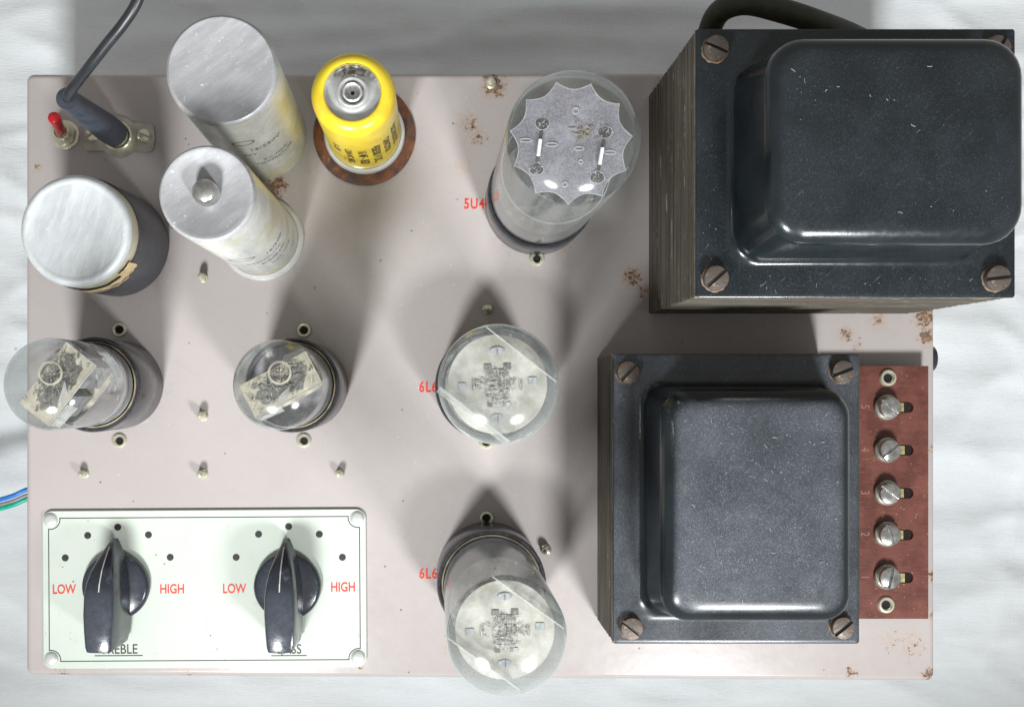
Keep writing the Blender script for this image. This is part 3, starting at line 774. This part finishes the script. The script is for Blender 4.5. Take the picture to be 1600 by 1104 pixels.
# can with nub
loc, rot = lean(409, 373, 89, 323, 302)
C2 = thing('capacitor', 'aluminium can capacitor with a round nub on its top and a flanged foot', 'capacitor', loc, rot)
obj('can', lathe([(13.0, 2), (12.9, 3.2), (12.9, 86.8), (12.7, 87.6)], 64), 'alu_side', C2)
obj('foot_flange', lathe([(14.3, 0), (14.5, 0.8), (14.3, 1.8), (13.6, 2.6), (13.0, 3.4)], 64), 'alu_rim', C2)
obj('top_cap', lathe([(12.9, 87.2), (12.75, 88.3), (12.2, 89.0), (11.5, 89.0), (10.9, 88.6), (5.2, 88.5), (4.2, 88.0), (0, 88.0)], 64), 'alu_top', C2)
obj('nub', lathe([(3.5, 87.9), (3.5, 91.2), (3.25, 91.8), (2.7, 91.8), (2.55, 92.1), (1.9, 92.5), (0, 92.8)], 36), 'screw_bright', C2)
a = to_cam(409, 373)
wrap_text('lettering', '16/500', 12.9, 40, a + 0.1, 3.8, 'grey_ink', C2, bold=0.0)
wrap_text('lettering', 'ELECTROLYTIC', 12.9, 34.5, a - 0.28, 2.4, 'grey_ink', C2, bold=0.0)
wrap_text('lettering', 'SURGE 600', 12.9, 29, a - 0.1, 2.6, 'grey_ink', C2, bold=0.0)
wrap_text('lettering', 'MAX. TEMP.', 12.9, 22, a + 0.1, 2.4, 'grey_ink', C2, bold=0.0)
oval_logo(C2, 12.9, 46, a - 0.75, 4.2, 2.6)

# short can in a black sleeve
loc, rot = lean(184, 382, 41, 116, 360)
C3 = thing('capacitor', 'short wide capacitor with aluminium cap in a black cardboard sleeve', 'capacitor', loc, rot)
C3.scale = (1.025, 1.025, 1.0)
obj('sleeve', lathe([(17.3, 0), (17.4, 0.5), (17.4, 31.6), (17.25, 32), (16.7, 32)], 64), 'sleeve', C3)
obj('can_side', lathe([(16.75, 31), (16.85, 37.6), (16.7, 38.2)], 64), 'cream_side', C3)
obj('can', lathe([(16.6, 37.6), (16.9, 38.0), (16.9, 38.8), (16.6, 40.0), (15.8, 40.8), (15.0, 41.0), (14.3, 40.7), (13.8, 40.55), (0, 40.6)], 64), 'alu_bright', C3)
bm = bmesh.new(); a = to_cam(185, 383); rnd = random.Random(4)
for a0, a1, zt, zl in ((a - 1.25, a - 0.15, 32.6, 28.6), (a - 0.42, a - 0.12, 36.0, 28.0), (a - 1.3, a - 0.4, 27.3, 25.8)):
    top, bot = [], []
    for i in range(15):
        t = a0 + (a1 - a0) * i / 14
        top.append((17.55 * math.cos(t), 17.55 * math.sin(t), zt + rnd.uniform(-0.5, 0.4)))
        bot.append((17.6 * math.cos(t), 17.6 * math.sin(t), zl + rnd.uniform(-0.9, 0.9) + (0.8 if i in (0, 14) else 0)))
    loft([top, bot], closed=False, bm=bm)
obj('torn_paper', bm, 'paper', C3)

# yellow can
loc, rot = lean(570, 211, 56, 550, 142)
C4 = thing('capacitor', 'yellow electrolytic capacitor standing on a rusty round washer', 'capacitor', loc, rot)
obj('washer', lathe([(17.5, 0), (17.5, 0.7), (17.1, 1.0), (13.0, 1.0), (13.0, 0.2)], 72), 'rust', C4)
obj('foot_rim', lathe([(13.5, 0.9), (13.9, 1.6), (13.9, 3.4), (13.4, 4.2), (12.7, 4.4)], 64), 'alu_rim', C4)
prof = [(12.6, 4.2), (12.6, 50.5)] + [(12.6 - 3.6 * (1 - math.cos(t)), 50.5 + 4.4 * math.sin(t)) for t in [math.radians(q) for q in range(10, 91, 10)]] + [(8.6, 54.8), (8.3, 54.4)]
obj('can', lathe(prof, 64), 'yellow', C4)
obj('end_disc', lathe([(8.45, 54.9), (8.2, 53.4), (7.9, 52.9), (5.6, 53.3), (5.1, 53.6), (4.6, 54.9), (4.2, 55.1), (3.7, 54.9), (3.4, 54.0), (3.1, 53.8), (2.9, 54.9), (2.6, 55.1), (2.3, 54.9), (2.2, 53.4), (0.6, 53.2)], 56), 'dirty_rim', C4)
obj('vent_hole', lathe([(0.75, 53.3), (0, 53.3)], 16), 'hole', C4)
obj('seal', lathe([(2.25, 53.5), (0.6, 53.42)], 24), 'steel', C4)
a = to_cam(570, 211)
for s, da, zc, sz in (('ELECTROLYTIC', 0.80, 24, 3.5), ('CAPACITOR', 0.49, 22.5, 3.5), ('450/500 V DC', 0.16, 19.5, 4.1), ('16 MF - RED', -0.20, 19, 4.1), ('CAN NT. NEG.', -0.55, 19.5, 3.3), ('0 - 50', -0.88, 26, 3.5)):
    wrap_text('lettering', s, 12.6, zc + 3, a + da, sz, 'black_ink', C4, vertical=True, xs=0.92, bold=0.06)
wrap_text('lettering', '____', 12.6, 17, a - 0.62, 3, 'black_ink', C4, vertical=True)

# ================================================================== VALVES
def base_part(t, R, h, n=64, r_in=None):
    r_in = r_in or R - 2.0
    obj('base', lathe([(R - 0.3, 0), (R, 0.6), (R, h - 0.8), (R - 0.3, h - 0.1), (R - 0.7, h), (R - 1.1, h - 0.1), (r_in, h - 1.4), (0, h - 1.6)], n), 'bakelite', t)
def envelope(t, R, z0, zsd, ztop, gm='glass'):
    pr = [(R * 0.955, z0 - 1.2), (R * 0.985, z0 + 3), (R, z0 + 8), (R, zsd)]
    for q in range(6, 91, 6):
        th = math.radians(q); e = 1.0
        pr.append((R * math.cos(th) ** 0.92, zsd + (ztop - zsd) * math.sin(th)))
    pr[-1] = (0.01, ztop)
    return obj('glass_envelope', lathe(pr, 72), gm, t, smooth=180)
def plate_at(bm, cx, cy, z, L_, th, h_, ang, tilt=0.0):
    n0 = len(bm.verts); box(-L_ / 2, -th / 2, -h_, L_ / 2, th / 2, 0, bm)
    bm.verts.ensure_lookup_table()
    m = Matrix.Translation((cx, cy, z)) @ Matrix.Rotation(ang, 4, 'Z') @ Matrix.Rotation(tilt, 4, 'X')
    for v in bm.verts[n0:]: v.co = m @ v.co
    return bm

def beam_tetrode(label, px, py, tx, ty, seed, ang0):
    rnd = random.Random(seed)
    loc, rot = lean(px, py, 96, tx, ty)
    t = thing('power_valve', label, 'vacuum tube', loc, rot, 'beam power valves of the 6L6 positions')
    base_part(t, 17.8, 22)
    obj('cement_ring', lathe([(16.4, 21.2), (16.2, 21.9), (15.8, 22.0)], 64), 'cement', t)
    envelope(t, 15.7, 22, 94, 104)
    zm = 88
    # mica disc
    obj('mica_disc', lathe([(13.2, zm - 0.25), (13.2, zm), (0, zm)], 64, cap0=False), 'mica', t)
    obj('lower_mica', lathe([(14.2, 55), (14.2, 55.3), (0, 55.3)], 48), 'mica_clear', t)
    # oval anode cage
    rings = [[(9.0 * math.cos(2 * PI * i / 40), 6.2 * math.sin(2 * PI * i / 40), z) for i in range(40)] for z in (58, zm - 1)]
    obj('anode', loft(rings), 'anode', t)
    # side getter plates (chords of the bulb)
    bm = bmesh.new(); be = bmesh.new()
    A = math.radians(-40 + ang0)
    for s in (1, -1):
        cx, cy = s * 9.9 * -math.sin(A), s * 9.9 * math.cos(A)
        plate_at(bm, cx, cy, zm + 4.0, 23.2, 0.25, 9.0, A, s * math.radians(10))
        plate_at(be, cx, cy, zm + 4.15, 23.3, 0.36, 0.4, A, s * math.radians(10))
    obj('side_plate', bm, 'mica_clear', t, smooth=0); obj('plate_edge', be, 'soft_edge', t, smooth=0)
    # electrode ends on the mica
    bm = bmesh.new()
    for cx, cy, w_, h_ in ((0, 8.9, 3.7, 2.0), (0, -8.9, 3.7, 2.0)):
        pts = [(cx + w_ / 2 * math.cos(2 * PI * i / 18) * (1 + .05 * rnd.uniform(-1, 1)), cy + h_ / 2 * math.sin(2 * PI * i / 18)) for i in range(18)]
        prism(pts, zm + 0.02, zm + 0.35, bm)
    for cx, cy, w_, h_ in ((-9.3, -0.6, 2.1, 1.9), (9.3, 0.9, 2.1, 1.9), (2.8, -5.2, 1.2, 1.0)): box(cx - w_ / 2, cy - h_ / 2, zm + .02, cx + w_ / 2, cy + h_ / 2, zm + 0.3, bm)
    obj('support_rod_end', bm, 'tab_blue', t, smooth=0, label='blue grey tabs set into the mica')
    bm = bmesh.new()
    for cx, cy in ((-2.6, 4.6), (2.6, 4.8)): box(cx - 0.95, cy - 0.75, zm + .02, cx + 0.95, cy + 0.75, zm + 0.25, bm)
    for cx, cy in ((-2.0, -5.4), (2.1, -5.2)): box(cx - 0.7, cy - 0.6, zm + .02, cx + 0.7, cy + 0.6, zm + 0.25, bm)
    obj('mica_window', bm, 'grid_dark', t, smooth=0)
    bm = bmesh.new()
    pts = [(3.2 * math.copysign(abs(math.cos(2 * PI * i / 24)) ** .5, math.cos(2 * PI * i / 24)) * (1 + .05 * rnd.uniform(-1, 1)), -0.6 + 4.7 * math.copysign(abs(math.sin(2 * PI * i / 24)) ** .7, math.sin(2 * PI * i / 24))) for i in range(24)]
    prism(pts, zm + 0.02, zm + 0.22, bm)
    obj('grid_collar', bm, 'grid_grey', t, smooth=0)
    bm = bmesh.new()
    for _ in range(90):
        x = rnd.uniform(-2.9, 2.9); y = rnd.uniform(-4.6, 3.9); a = rnd.choice((0, PI / 2, rnd.uniform(0, PI)))
        l = rnd.uniform(0.5, 1.5); z = zm + rnd.uniform(0.25, 0.8)
        tube([(x, y, z), (x + l * math.cos(a), y + l * math.sin(a), z + rnd.uniform(-.2, .3))], 0.09, 5, bm)
    for s in (-1, 1):
        for k in range(9): u, v = rnd.uniform(3.2, 5.6), rnd.uniform(-1.6, 1.6); tube([(s * u, v, zm + .3), (s * (u + rnd.uniform(.4, 1.1)), v + rnd.uniform(-.7, .7), zm + .5)], 0.10, 5, bm)
        tube([(s * 6.3, -1.7, zm + .3), (s * 6.1, 0, zm + .7), (s * 6.2, 1.3, zm + .3)], 0.16, 5, bm)
    tube([(0, 10.0, zm + .5), (0, 8.0, zm + .5)], 0.13, 5, bm); tube([(0.2, -8.2, zm + .5), (0.25, -10.4, zm + .5)], 0.13, 5, bm)
    obj('grid_wires', bm, 'grid_grey', t)
    bm = bmesh.new()
    for s in (-1, 1):
        for q in (-1, 1): tube([(s * 7.5, q * 4.5, 24), (s * 7.5, q * 4.5, 55)], 0.4, 6, bm)
    obj('support_wire', bm, 'steel', t)
    bm = bmesh.new()
    for k in range(5):
        th = math.radians(50 + k * 22); tube([(14.9 * math.cos(th), 14.9 * math.sin(th), 66), (14.6 * math.cos(th + .05), 14.6 * math.sin(th + .05), 61)], 0.35, 6, bm)
    obj('spacer_spring', bm, 'steel', t)
    return t
beam_tetrode('beam power valve standing upright in the middle, in front of the rectifier valve', 762, 603, 779, 600, 11, 2)
beam_tetrode('front beam power valve leaning over the chassis edge next to lower transformer', 763, 895, 792, 994, 12, 4)

def rectifier():
    rnd = random.Random(5)
    loc, rot = lean(838, 318, 103, 896, 216)
    t = thing('rectifier_valve', 'large rectifier valve with scalloped grey violet mica disc behind the power valves', 'vacuum tube', loc, rot)
    base_part(t, 17.8, 20)
    envelope(t, 17.0, 20, 103, 111.5, 'clear_glass')
    zm = 98
    pts = []
    for i in range(132):
        th = 2 * PI * i / 132 + 0.1; u = (i % 12) / 12.0
        pts.append((th, 15.9 - 2.3 * math.sin(PI * u) ** 0.8))
    rings = [[(r * f * math.cos(a), r * f * math.sin(a), z) for a, r in pts] for f, z in ((1, zm - 0.35), (1, zm), (0.5, zm + 0.01))]
    obj('mica_disc', loft(rings, True, True), 'mica_violet', t, smooth=20)
    rings = [[(r * f * math.cos(a), r * f * math.sin(a), z) for a, r in pts] for f, z in ((1.006, zm - 0.2), (1.006, zm + 0.08), (0.986, zm + 0.08), (0.986, zm - .1))]
    obj('mica_rim', loft(rings), 'soft_edge', t, smooth=20)
    obj('lower_mica', lathe([(15.2, 34), (15.2, 34.3), (0, 34.3)], 48), 'mica_clear', t)
    obj('middle_mica', lathe([(15.6, 62), (15.9, 62.2), (15.6, 62.4)], 60), 'soft_edge', t)
    bm = bmesh.new()
    for s in (-1, 1): loft([rrect(s * 6.9, 0, 8.6, 13, 1.5, z) for z in (35, zm - 1)], bm=bm)
    obj('anode', bm, 'dark_anode', t)
    bm = bmesh.new(); bw = bmesh.new()
    for (ax_, ay_), (mx, my), (bx, by) in (((-7.4, 4.8), (-7.9, 0.5), (-8.9, -6.8)), ((8.7, 2.6), (8.2, -2.4), (6.7, -8.9))):
        for (cx, cy), q in (((ax_, ay_), 1), ((bx, by), -1)):
            o_ = [(cx + 1.75 * math.cos(2 * PI * i / 20) * (1 + .12 * math.sin(2 * PI * i / 20) * q), cy + 1.5 * math.sin(2 * PI * i / 20)) for i in range(20)]
            prism(o_, zm + .03, zm + .16, bm)
        d = Vector((bx - ax_, by - ay_, 0)).normalized(); nrm = Vector((-d.y, d.x, 0)) * 0.45
        A_, B_ = Vector((ax_, ay_, 0)), Vector((bx, by, 0))
        prism([tuple((A_ + nrm)[:2]), tuple((A_ - nrm)[:2]), tuple((B_ - nrm)[:2]), tuple((B_ + nrm)[:2])], zm + .02, zm + .13, bm)
        m0, m1 = A_.lerp(B_, 0.36), A_.lerp(B_, 0.72)
        tube([(m0.x, m0.y, zm + .7), (m1.x, m1.y, zm + .7)], 0.5, 10, bw)
    obj('keyhole_slot', bm, 'slot_dark', t, smooth=0)
    be = bmesh.new()
    for (ax_, ay_), q in (((-7.4, 4.8), 1), ((-8.9, -6.8), -1), ((8.7, 2.6), 1), ((6.7, -8.9), -1)):
        tube([(ax_ + 1.85 * math.cos(2 * PI * i / 16) * (1 + .12 * math.sin(2 * PI * i / 16) * q), ay_ + 1.6 * math.sin(2 * PI * i / 16), zm + .15) for i in range(17)], 0.1, 5, be)
        for _k in range(14):
            u, v = rnd.gauss(0, .8), rnd.gauss(0, .7); tube([(ax_ + u, ay_ + v, zm + .2), (ax_ + u + rnd.uniform(-.7, .7), ay_ + v + rnd.uniform(-.6, .6), zm + .3)], 0.08, 4, be)
    obj('slot_edge', be, 'soft_edge', t); obj('filament_hanger', bw, 'white_flake', t)
    bm = bmesh.new()
    for _ in range(26):
        x, y = rnd.gauss(2.9, 1.7), rnd.gauss(2.6, 1.5); p = [(x, y, zm + .3)]
        for _k in range(2): x += rnd.uniform(-1.4, 1.4); y += rnd.uniform(-1.1, 1.1); p.append((x, y, zm + rnd.uniform(.25, .5)))
        tube(p, 0.10, 5, bm)
    obj('deposit_threads', bm, 'cement', t)
    bm = bmesh.new()
    for cx, cy, w_ in ((-11.6, .5, 3.0), (-5.0, -0.6, 3.0), (2.0, -1.6, 2.6), (10, -2.6, 3.0)):
        o_ = [(cx + w_ / 2 * math.cos(2 * PI * i / 14), cy + 0.45 * math.sin(2 * PI * i / 14)) for i in range(14)]; tube([(a_, b_, zm + .2) for a_, b_ in o_ + o_[:1]], 0.11, 5, bm)
    for cx, cy, r_ in ((1.2, 8.1, .75), (2.5, -5.0, .5), (-1.6, -10.8, .6)):
        tube([(cx + r_ * math.cos(2 * PI * i / 10), cy + r_ * math.sin(2 * PI * i / 10), zm + .2) for i in range(11)], 0.12, 5, bm)
    obj('tab_outline', bm, 'soft_edge', t)
    bm = bmesh.new()
    for s in (-1, 1):
        for q in (-1, 1): tube([(s * 9, q * 3, 22), (s * 9, q * 3, 35)], 0.4, 6, bm)
    obj('support_wire', bm, 'steel', t)
rectifier()

def small_valve(label, px, py, tx, ty, zsd, zm, ang, seed, patches):
    rnd = random.Random(seed)
    loc, rot = lean(px, py, zsd, tx, ty)
    t = thing('signal_valve', label, 'vacuum tube', loc, rot, 'small signal valves behind the control plate')
    base_part(t, 15.1, 31)
    obj('cement_ring', lathe([(13.8, 30.5), (13.6, 31.0), (13.3, 31.1)], 56), 'cement', t)
    envelope(t, 13.1, 31, zsd, zsd + 9.5, 'clear_glass')
    # top mica rectangle with electrode cage under it
    ca, sa = math.cos(ang), math.sin(ang)
    def R2(pts): return [(x * ca - y * sa, x * sa + y * ca) for x, y in pts]
    def jag(w_, h_, n=7):
        o_ = []
        for (xa, ya), (xb, yb) in zip(((-1, -1), (1, -1), (1, 1), (-1, 1)), ((1, -1), (1, 1), (-1, 1), (-1, -1))):
            for i in range(n):
                f = i / n; o_.append((w_ / 2 * (xa + (xb - xa) * f) + rnd.uniform(-.1, .1), h_ / 2 * (ya + (yb - ya) * f) + rnd.uniform(-.1, .1)))
        return o_
    obj('mica_plate', prism(R2(jag(22.2, 10.8)), zm - .3, zm), 'mica_tan_clear', t, smooth=0)
    obj('lower_mica', prism(R2(jag(21, 10.5)), 36, 36.3), 'mica_tan', t, smooth=0)
    bm = bmesh.new()
    for s in (-1, 1):
        p = R2([(s * 5.4 - 3.9, -3.9), (s * 5.4 + 3.9, -3.9), (s * 5.4 + 3.9, 3.9), (s * 5.4 - 3.9, 3.9)]); prism(p, 37, zm - .6, bm)
    obj('anode', bm, 'anode', t, smooth=0)
    bm = bmesh.new()
    for s in (-1, 1):
        for k in range(3): prism(R2([(s * 5.3 + q * math.cos(2 * PI * i / 14) * 1.0, -2.1 + 2.1 * k + math.sin(2 * PI * i / 14) * .8) for i in range(14) for q in (1,)]), zm + .02, zm + .3, bm)
    for _ in range(120):
        x, y = rnd.gauss(0, 4.4), rnd.uniform(-4.4, 4.4); a = rnd.uniform(0, PI); l = rnd.uniform(0.6, 2.4)
        (p1,), (p2,) = R2([(x, y)]), R2([(x + l * math.cos(a), y + l * math.sin(a) * .6)])
        tube([(*p1, zm + rnd.uniform(.2, 1.2)), (*p2, zm + rnd.uniform(.2, 1.6))], rnd.uniform(.1, .2), 5, bm)
    obj('grid_wires', bm, 'wire_metal', t)
    bm = bmesh.new()
    for cx, cy, w_, h_ in ((-4.8, -0.6, 3.6, 3.0), (4.3, -0.9, 3.7, 3.1), (-0.2, -1.6, 2.2, 1.9), (7.6, 1.4, 1.5, 2.0), (-1.6, 2.2, 2.0, 1.5)):
        prism(R2([(cx + w_ * math.cos(2 * PI * i / 21) * rnd.uniform(.7, 1.1), cy + h_ * math.sin(2 * PI * i / 21) * rnd.uniform(.7, 1.15)) for i in range(21)]), zm + .01, zm + rnd.uniform(.12, .3), bm)
    obj('carbon_patch', bm, 'patch_grey', t, smooth=0)
    bm = bmesh.new()
    (g,) = R2([(1.5, 3.2)]); lathe([(3.5, zm + 1.2), (3.5, zm + 1.5), (2.9, zm + 1.6), (2.9, zm + 1.2)], 28, bm, g[0], g[1])
    obj('getter_ring', bm, 'mica_tan_clear', t)
    bm = bmesh.new()
    for quad in (((11, -5.3, 0), (11.5, 5.3, 0), (6.5, 6.5, -9), (7.5, -3, -9)), ((-10.9, -5.6, 0), (-3, -5.7, 0), (-3.5, -6.9, -8), (-11, -6.5, -7)), ((3, 5.5, 0), (11, 5.4, 0), (10, 7.6, -10), (4, 8, -8)), ((-6, -6, 1.5), (0.5, -4.5, 3.2), (2.5, -1.5, 2.2), (-3.2, -3.2, 1.2))):
        q = R2([(x, y) for x, y, z in quad]); vs = [bm.verts.new((a_[0], a_[1], zm + z[2] - 0.1)) for a_, z in zip(q, quad)]; bm.faces.new(vs)
    obj('mica_wing', bm, 'wing', t, smooth=0)
    bm = bmesh.new()
    p = R2([(-11, -5.3), (11, -5.3), (11, 5.3), (-11, 5.3)])
    for i0, i1 in ((0, 1), (1, 2)): tube([(*p[i0], zm + .15), (*p[i1], zm + .15)], 0.14, 6, bm)
    obj('plate_edge', bm, 'soft_edge', t)
    # silvery film inside the lower glass
    obj('silvered_floor', lathe([(12.7, 33.2), (12.7, 33.4), (0, 33.5)], 48), 'getter', t)
    rings = []
    for z in (31.2, 34, 38, 42 if patches else 40):
        rings.append([(12.85 * math.cos(2 * PI * i / 60), 12.85 * math.sin(2 * PI * i / 60), z + (rnd.uniform(-1.4, 1.4) if z > 39 else 0)) for i in range(60)])
    obj('getter_film', loft(rings), 'getter', t)
    if patches:
        bm = bmesh.new(); a0 = to_cam(px, py)
        for da, zc, sz in ((0.62, 52, 4.6), (0.95, 49, 3.6), (0.45, 47, 2.4), (1.25, 56, 3.4), (0.2, 52, 1.6)):
            o_ = [(sz * rnd.uniform(.45, 1.25) * math.cos(2 * PI * i / 23), sz * rnd.uniform(.6, 1.35) * math.sin(2 * PI * i / 23)) for i in range(23)]
            c0 = bm.verts.new((13.2 * math.cos(a0 + da), 13.2 * math.sin(a0 + da), zc)); vv = [bm.verts.new((13.2 * math.cos(a0 + da + u / 13.2), 13.2 * math.sin(a0 + da + u / 13.2), zc + v)) for u, v in o_]
            for i in range(23): bm.faces.new((c0, vv[i], vv[(i + 1) % 23]))
        for _ in range(16):
            da, zc = rnd.gauss(0.35, 0.32), rnd.gauss(55, 5.5); sz = rnd.choice((0.35, 0.6, 0.9, 2.0))
            o_ = [(sz * rnd.uniform(.6, 1.3) * math.cos(2 * PI * i / 11), sz * rnd.uniform(.7, 1.6) * math.sin(2 * PI * i / 11)) for i in range(11)]
            bm.faces.new([bm.verts.new((13.2 * math.cos(a0 + da + u / 13.2), 13.2 * math.sin(a0 + da + u / 13.2), zc + v)) for u, v in o_])
        obj('white_patches', bm, 'film_clear', t, smooth=0)  # irregular white areas laid over the side of the glass
    bm = bmesh.new()
    for s in (-1, 1): (p1,) = R2([(s * 9.6, 0)]); tube([(*p1, 32), (*p1, zm + 1.2)], 0.35, 6, bm)
    obj('support_wire', bm, 'steel', t)
small_valve('clear glass signal valve hanging out past the chassis edge, white flakes on it', 187, 601, 81, 600, 69, 64, math.radians(52), 3, True)
small_valve('small signal valve with level tan mica plate, in line with second tone knob', 475, 602, 435, 601, 61, 56, math.radians(27.5), 8, False)

# ================================================================== SWITCH, SOCKET, PLUG
x, y = XY(102, 211)
SW = thing('toggle_switch', 'small toggle switch with a red tip near the chassis corner', 'switch', (x, y, 0))
obj('washer', lathe([(5.0, 0), (5.0, 0.5), (4.7, 0.7), (3.6, 0.7), (3.6, 0.1)], 36), 'nickel', SW)
hexp = lambda r: [(r * math.cos(PI / 3 * i + .3), r * math.sin(PI / 3 * i + .3)) for i in range(6)]
bm = prism(hexp(4.3), 0.7, 2.6); bmesh.ops.bevel(bm, geom=bm.edges[:], offset=0.25, segments=2, affect='EDGES')
obj('hex_nut', bm, 'nickel', SW)
obj('bushing', lathe([(3.0, 2.5), (3.0, 5.0), (2.7, 5.2), (2.2, 5.2), (1.9, 4.2), (0, 4.0)], 30), 'nickel', SW)
tx, ty = XY(84, 183, 17)
tip = Vector((tx - x, ty - y, 17)); b0 = Vector((0.1, 0, 4.0))
obj('lever', tube([tuple(b0), tuple(b0.lerp(tip, .3))], 1.0, 14), 'steel', SW)
obj('red_sleeve', tube([tuple(b0.lerp(tip, .16)), tuple(b0.lerp(tip, .5)), tuple(b0.lerp(tip, .93)), tuple(b0.lerp(tip, 1.0)), tuple(b0.lerp(tip, 1.05))], [1.7, 1.85, 2.1, 1.6, 0.2], 20), 'red_plastic', SW)

x, y = XY(187, 215)
SK = thing('input_socket', 'steel two-lobed socket plate with two screws holding the black plug', 'socket', (x, y, 0), (0, 0, math.radians(-1)))
o_ = []
R_ = 6.9
for sgn in (1, -1):
    pass
lob = [(-11.8, 2.6), (-10.6, 4.7), (-4.8, 4.9)]
arc_t = [(R_ * math.cos(math.radians(q)), R_ * math.sin(math.radians(q))) for q in range(135, 44, -10)]
pts = [(-11.9, -3.6), (-12.1, 0), (-11.9, 3.8), (-11.0, 4.9), (-5.0, 4.9)] + arc_t + [(5.0, 4.9), (11.0, 4.9), (11.9, 3.8), (12.3, 0), (11.9, -3.6), (11.0, -4.9), (5.0, -4.9)]
pts += [(R_ * math.cos(math.radians(q)), R_ * math.sin(math.radians(q))) for q in range(-45, -136, -10)] + [(-5.0, -4.9), (-11.0, -4.9)]
bm = prism(pts[::-1], 0, 0.9)
obj('plate', bm, 'old_nickel', SK, smooth=20)
obj('collar', lathe([(5.0, 0.8), (5.0, 3.2), (4.6, 3.6), (4.3, 3.4), (4.2, 1.0)], 36), 'nickel', SK)
scm = None
for s, an in ((-1, 0.7), (1, -0.4)):
    if scm is None: o = obj('screw', slotted(2.2, 1.7, 0.55, 0.7, 0.6), 'nickel', SK, loc=(s * 8.8, 0.4, 0.9), rot=(0, 0, an)); scm = o.data
    else: obj('screw', scm, None, SK, loc=(s * 8.8, 0.4, 0.9), rot=(0, 0, an))
PL = thing('audio_plug', 'black rubber booted plug with a cable standing in the socket beside the switch', 'plug', (x, y, 0))
tx, ty = XY(106, 155, 52)
T = Vector((tx - x, ty - y, 52)); B = Vector((0, 0, 1))
obj('metal_barrel', tube([tuple(B), tuple(B.lerp(T, .16))], [3.9, 3.9], 28), 'nickel', PL)
mid = B.lerp(T, .5) + Vector((0.4, -0.3, 0))
obj('rubber_boot', tube([tuple(B.lerp(T, .12)), tuple(B.lerp(T, .3)), tuple(mid), tuple(B.lerp(T, .8)), tuple(T)], [4.6, 4.7, 4.3, 3.6, 3.05], 32), 'rubber', PL)
obj('boot_rim', tube([tuple(B.lerp(T, .965)), tuple(B.lerp(T, 1.015))], [3.35, 3.3], 32), 'rubber', PL)
cpts = [tuple(B.lerp(T, .9)), tuple(T + Vector((0.6, 0.3, 2.0)))]
for px, py, z in ((122, 127, 59), (143, 100, 66), (168, 68, 71), (193, 37, 75), (213, 5, 78), (228, -40, 80), (245, -100, 80)):
    q = XY(px, py, z); cpts.append((q[0] - x, q[1] - y, z))
obj('cable', tube(cpts, 1.55, 20), 'cable', PL)

# ================================================================== CORDS
pts = [(*XY(a_, b_, z), z) for a_, b_, z in ((1105, 150, 2), (1103, 90, 8), (1110, 45, 18), (1128, 16, 26), (1166, 5, 32), (1218, 16, 34), (1280, 36, 30), (1340, 60, 18), (1390, 90, 6))]
o = obj('mains_cable', tube(pts, 3.75, 24), 'cord')
o['label'] = 'thick dark olive mains cable looping out from behind the tall transformer'; o['category'] = 'cable'
for nm_, mt, lb, ya, yb, r in (('blue_wire', 'blue_wire', 'thin blue wire coming out from under the chassis', 779, 767, 0.85), ('grey_wire', 'grey_wire', 'thin grey wire between the blue and green wires', 787, 776, 0.7), ('green_wire', 'green_wire', 'thin green wire lowest of three wires leaving the chassis', 793, 782, 0.85)):
    pts = [(*XY(a_, b_, z), z) for a_, b_, z in ((-60, ya + 20, -22), (-10, ya + 4, -20), (20, (ya + yb) / 2 + 1, -19), (50, yb - 5, -20), (110, yb - 16, -25))]
    o = obj(nm_, tube(pts, r, 12), mt); o['label'] = lb; o['category'] = 'wire'
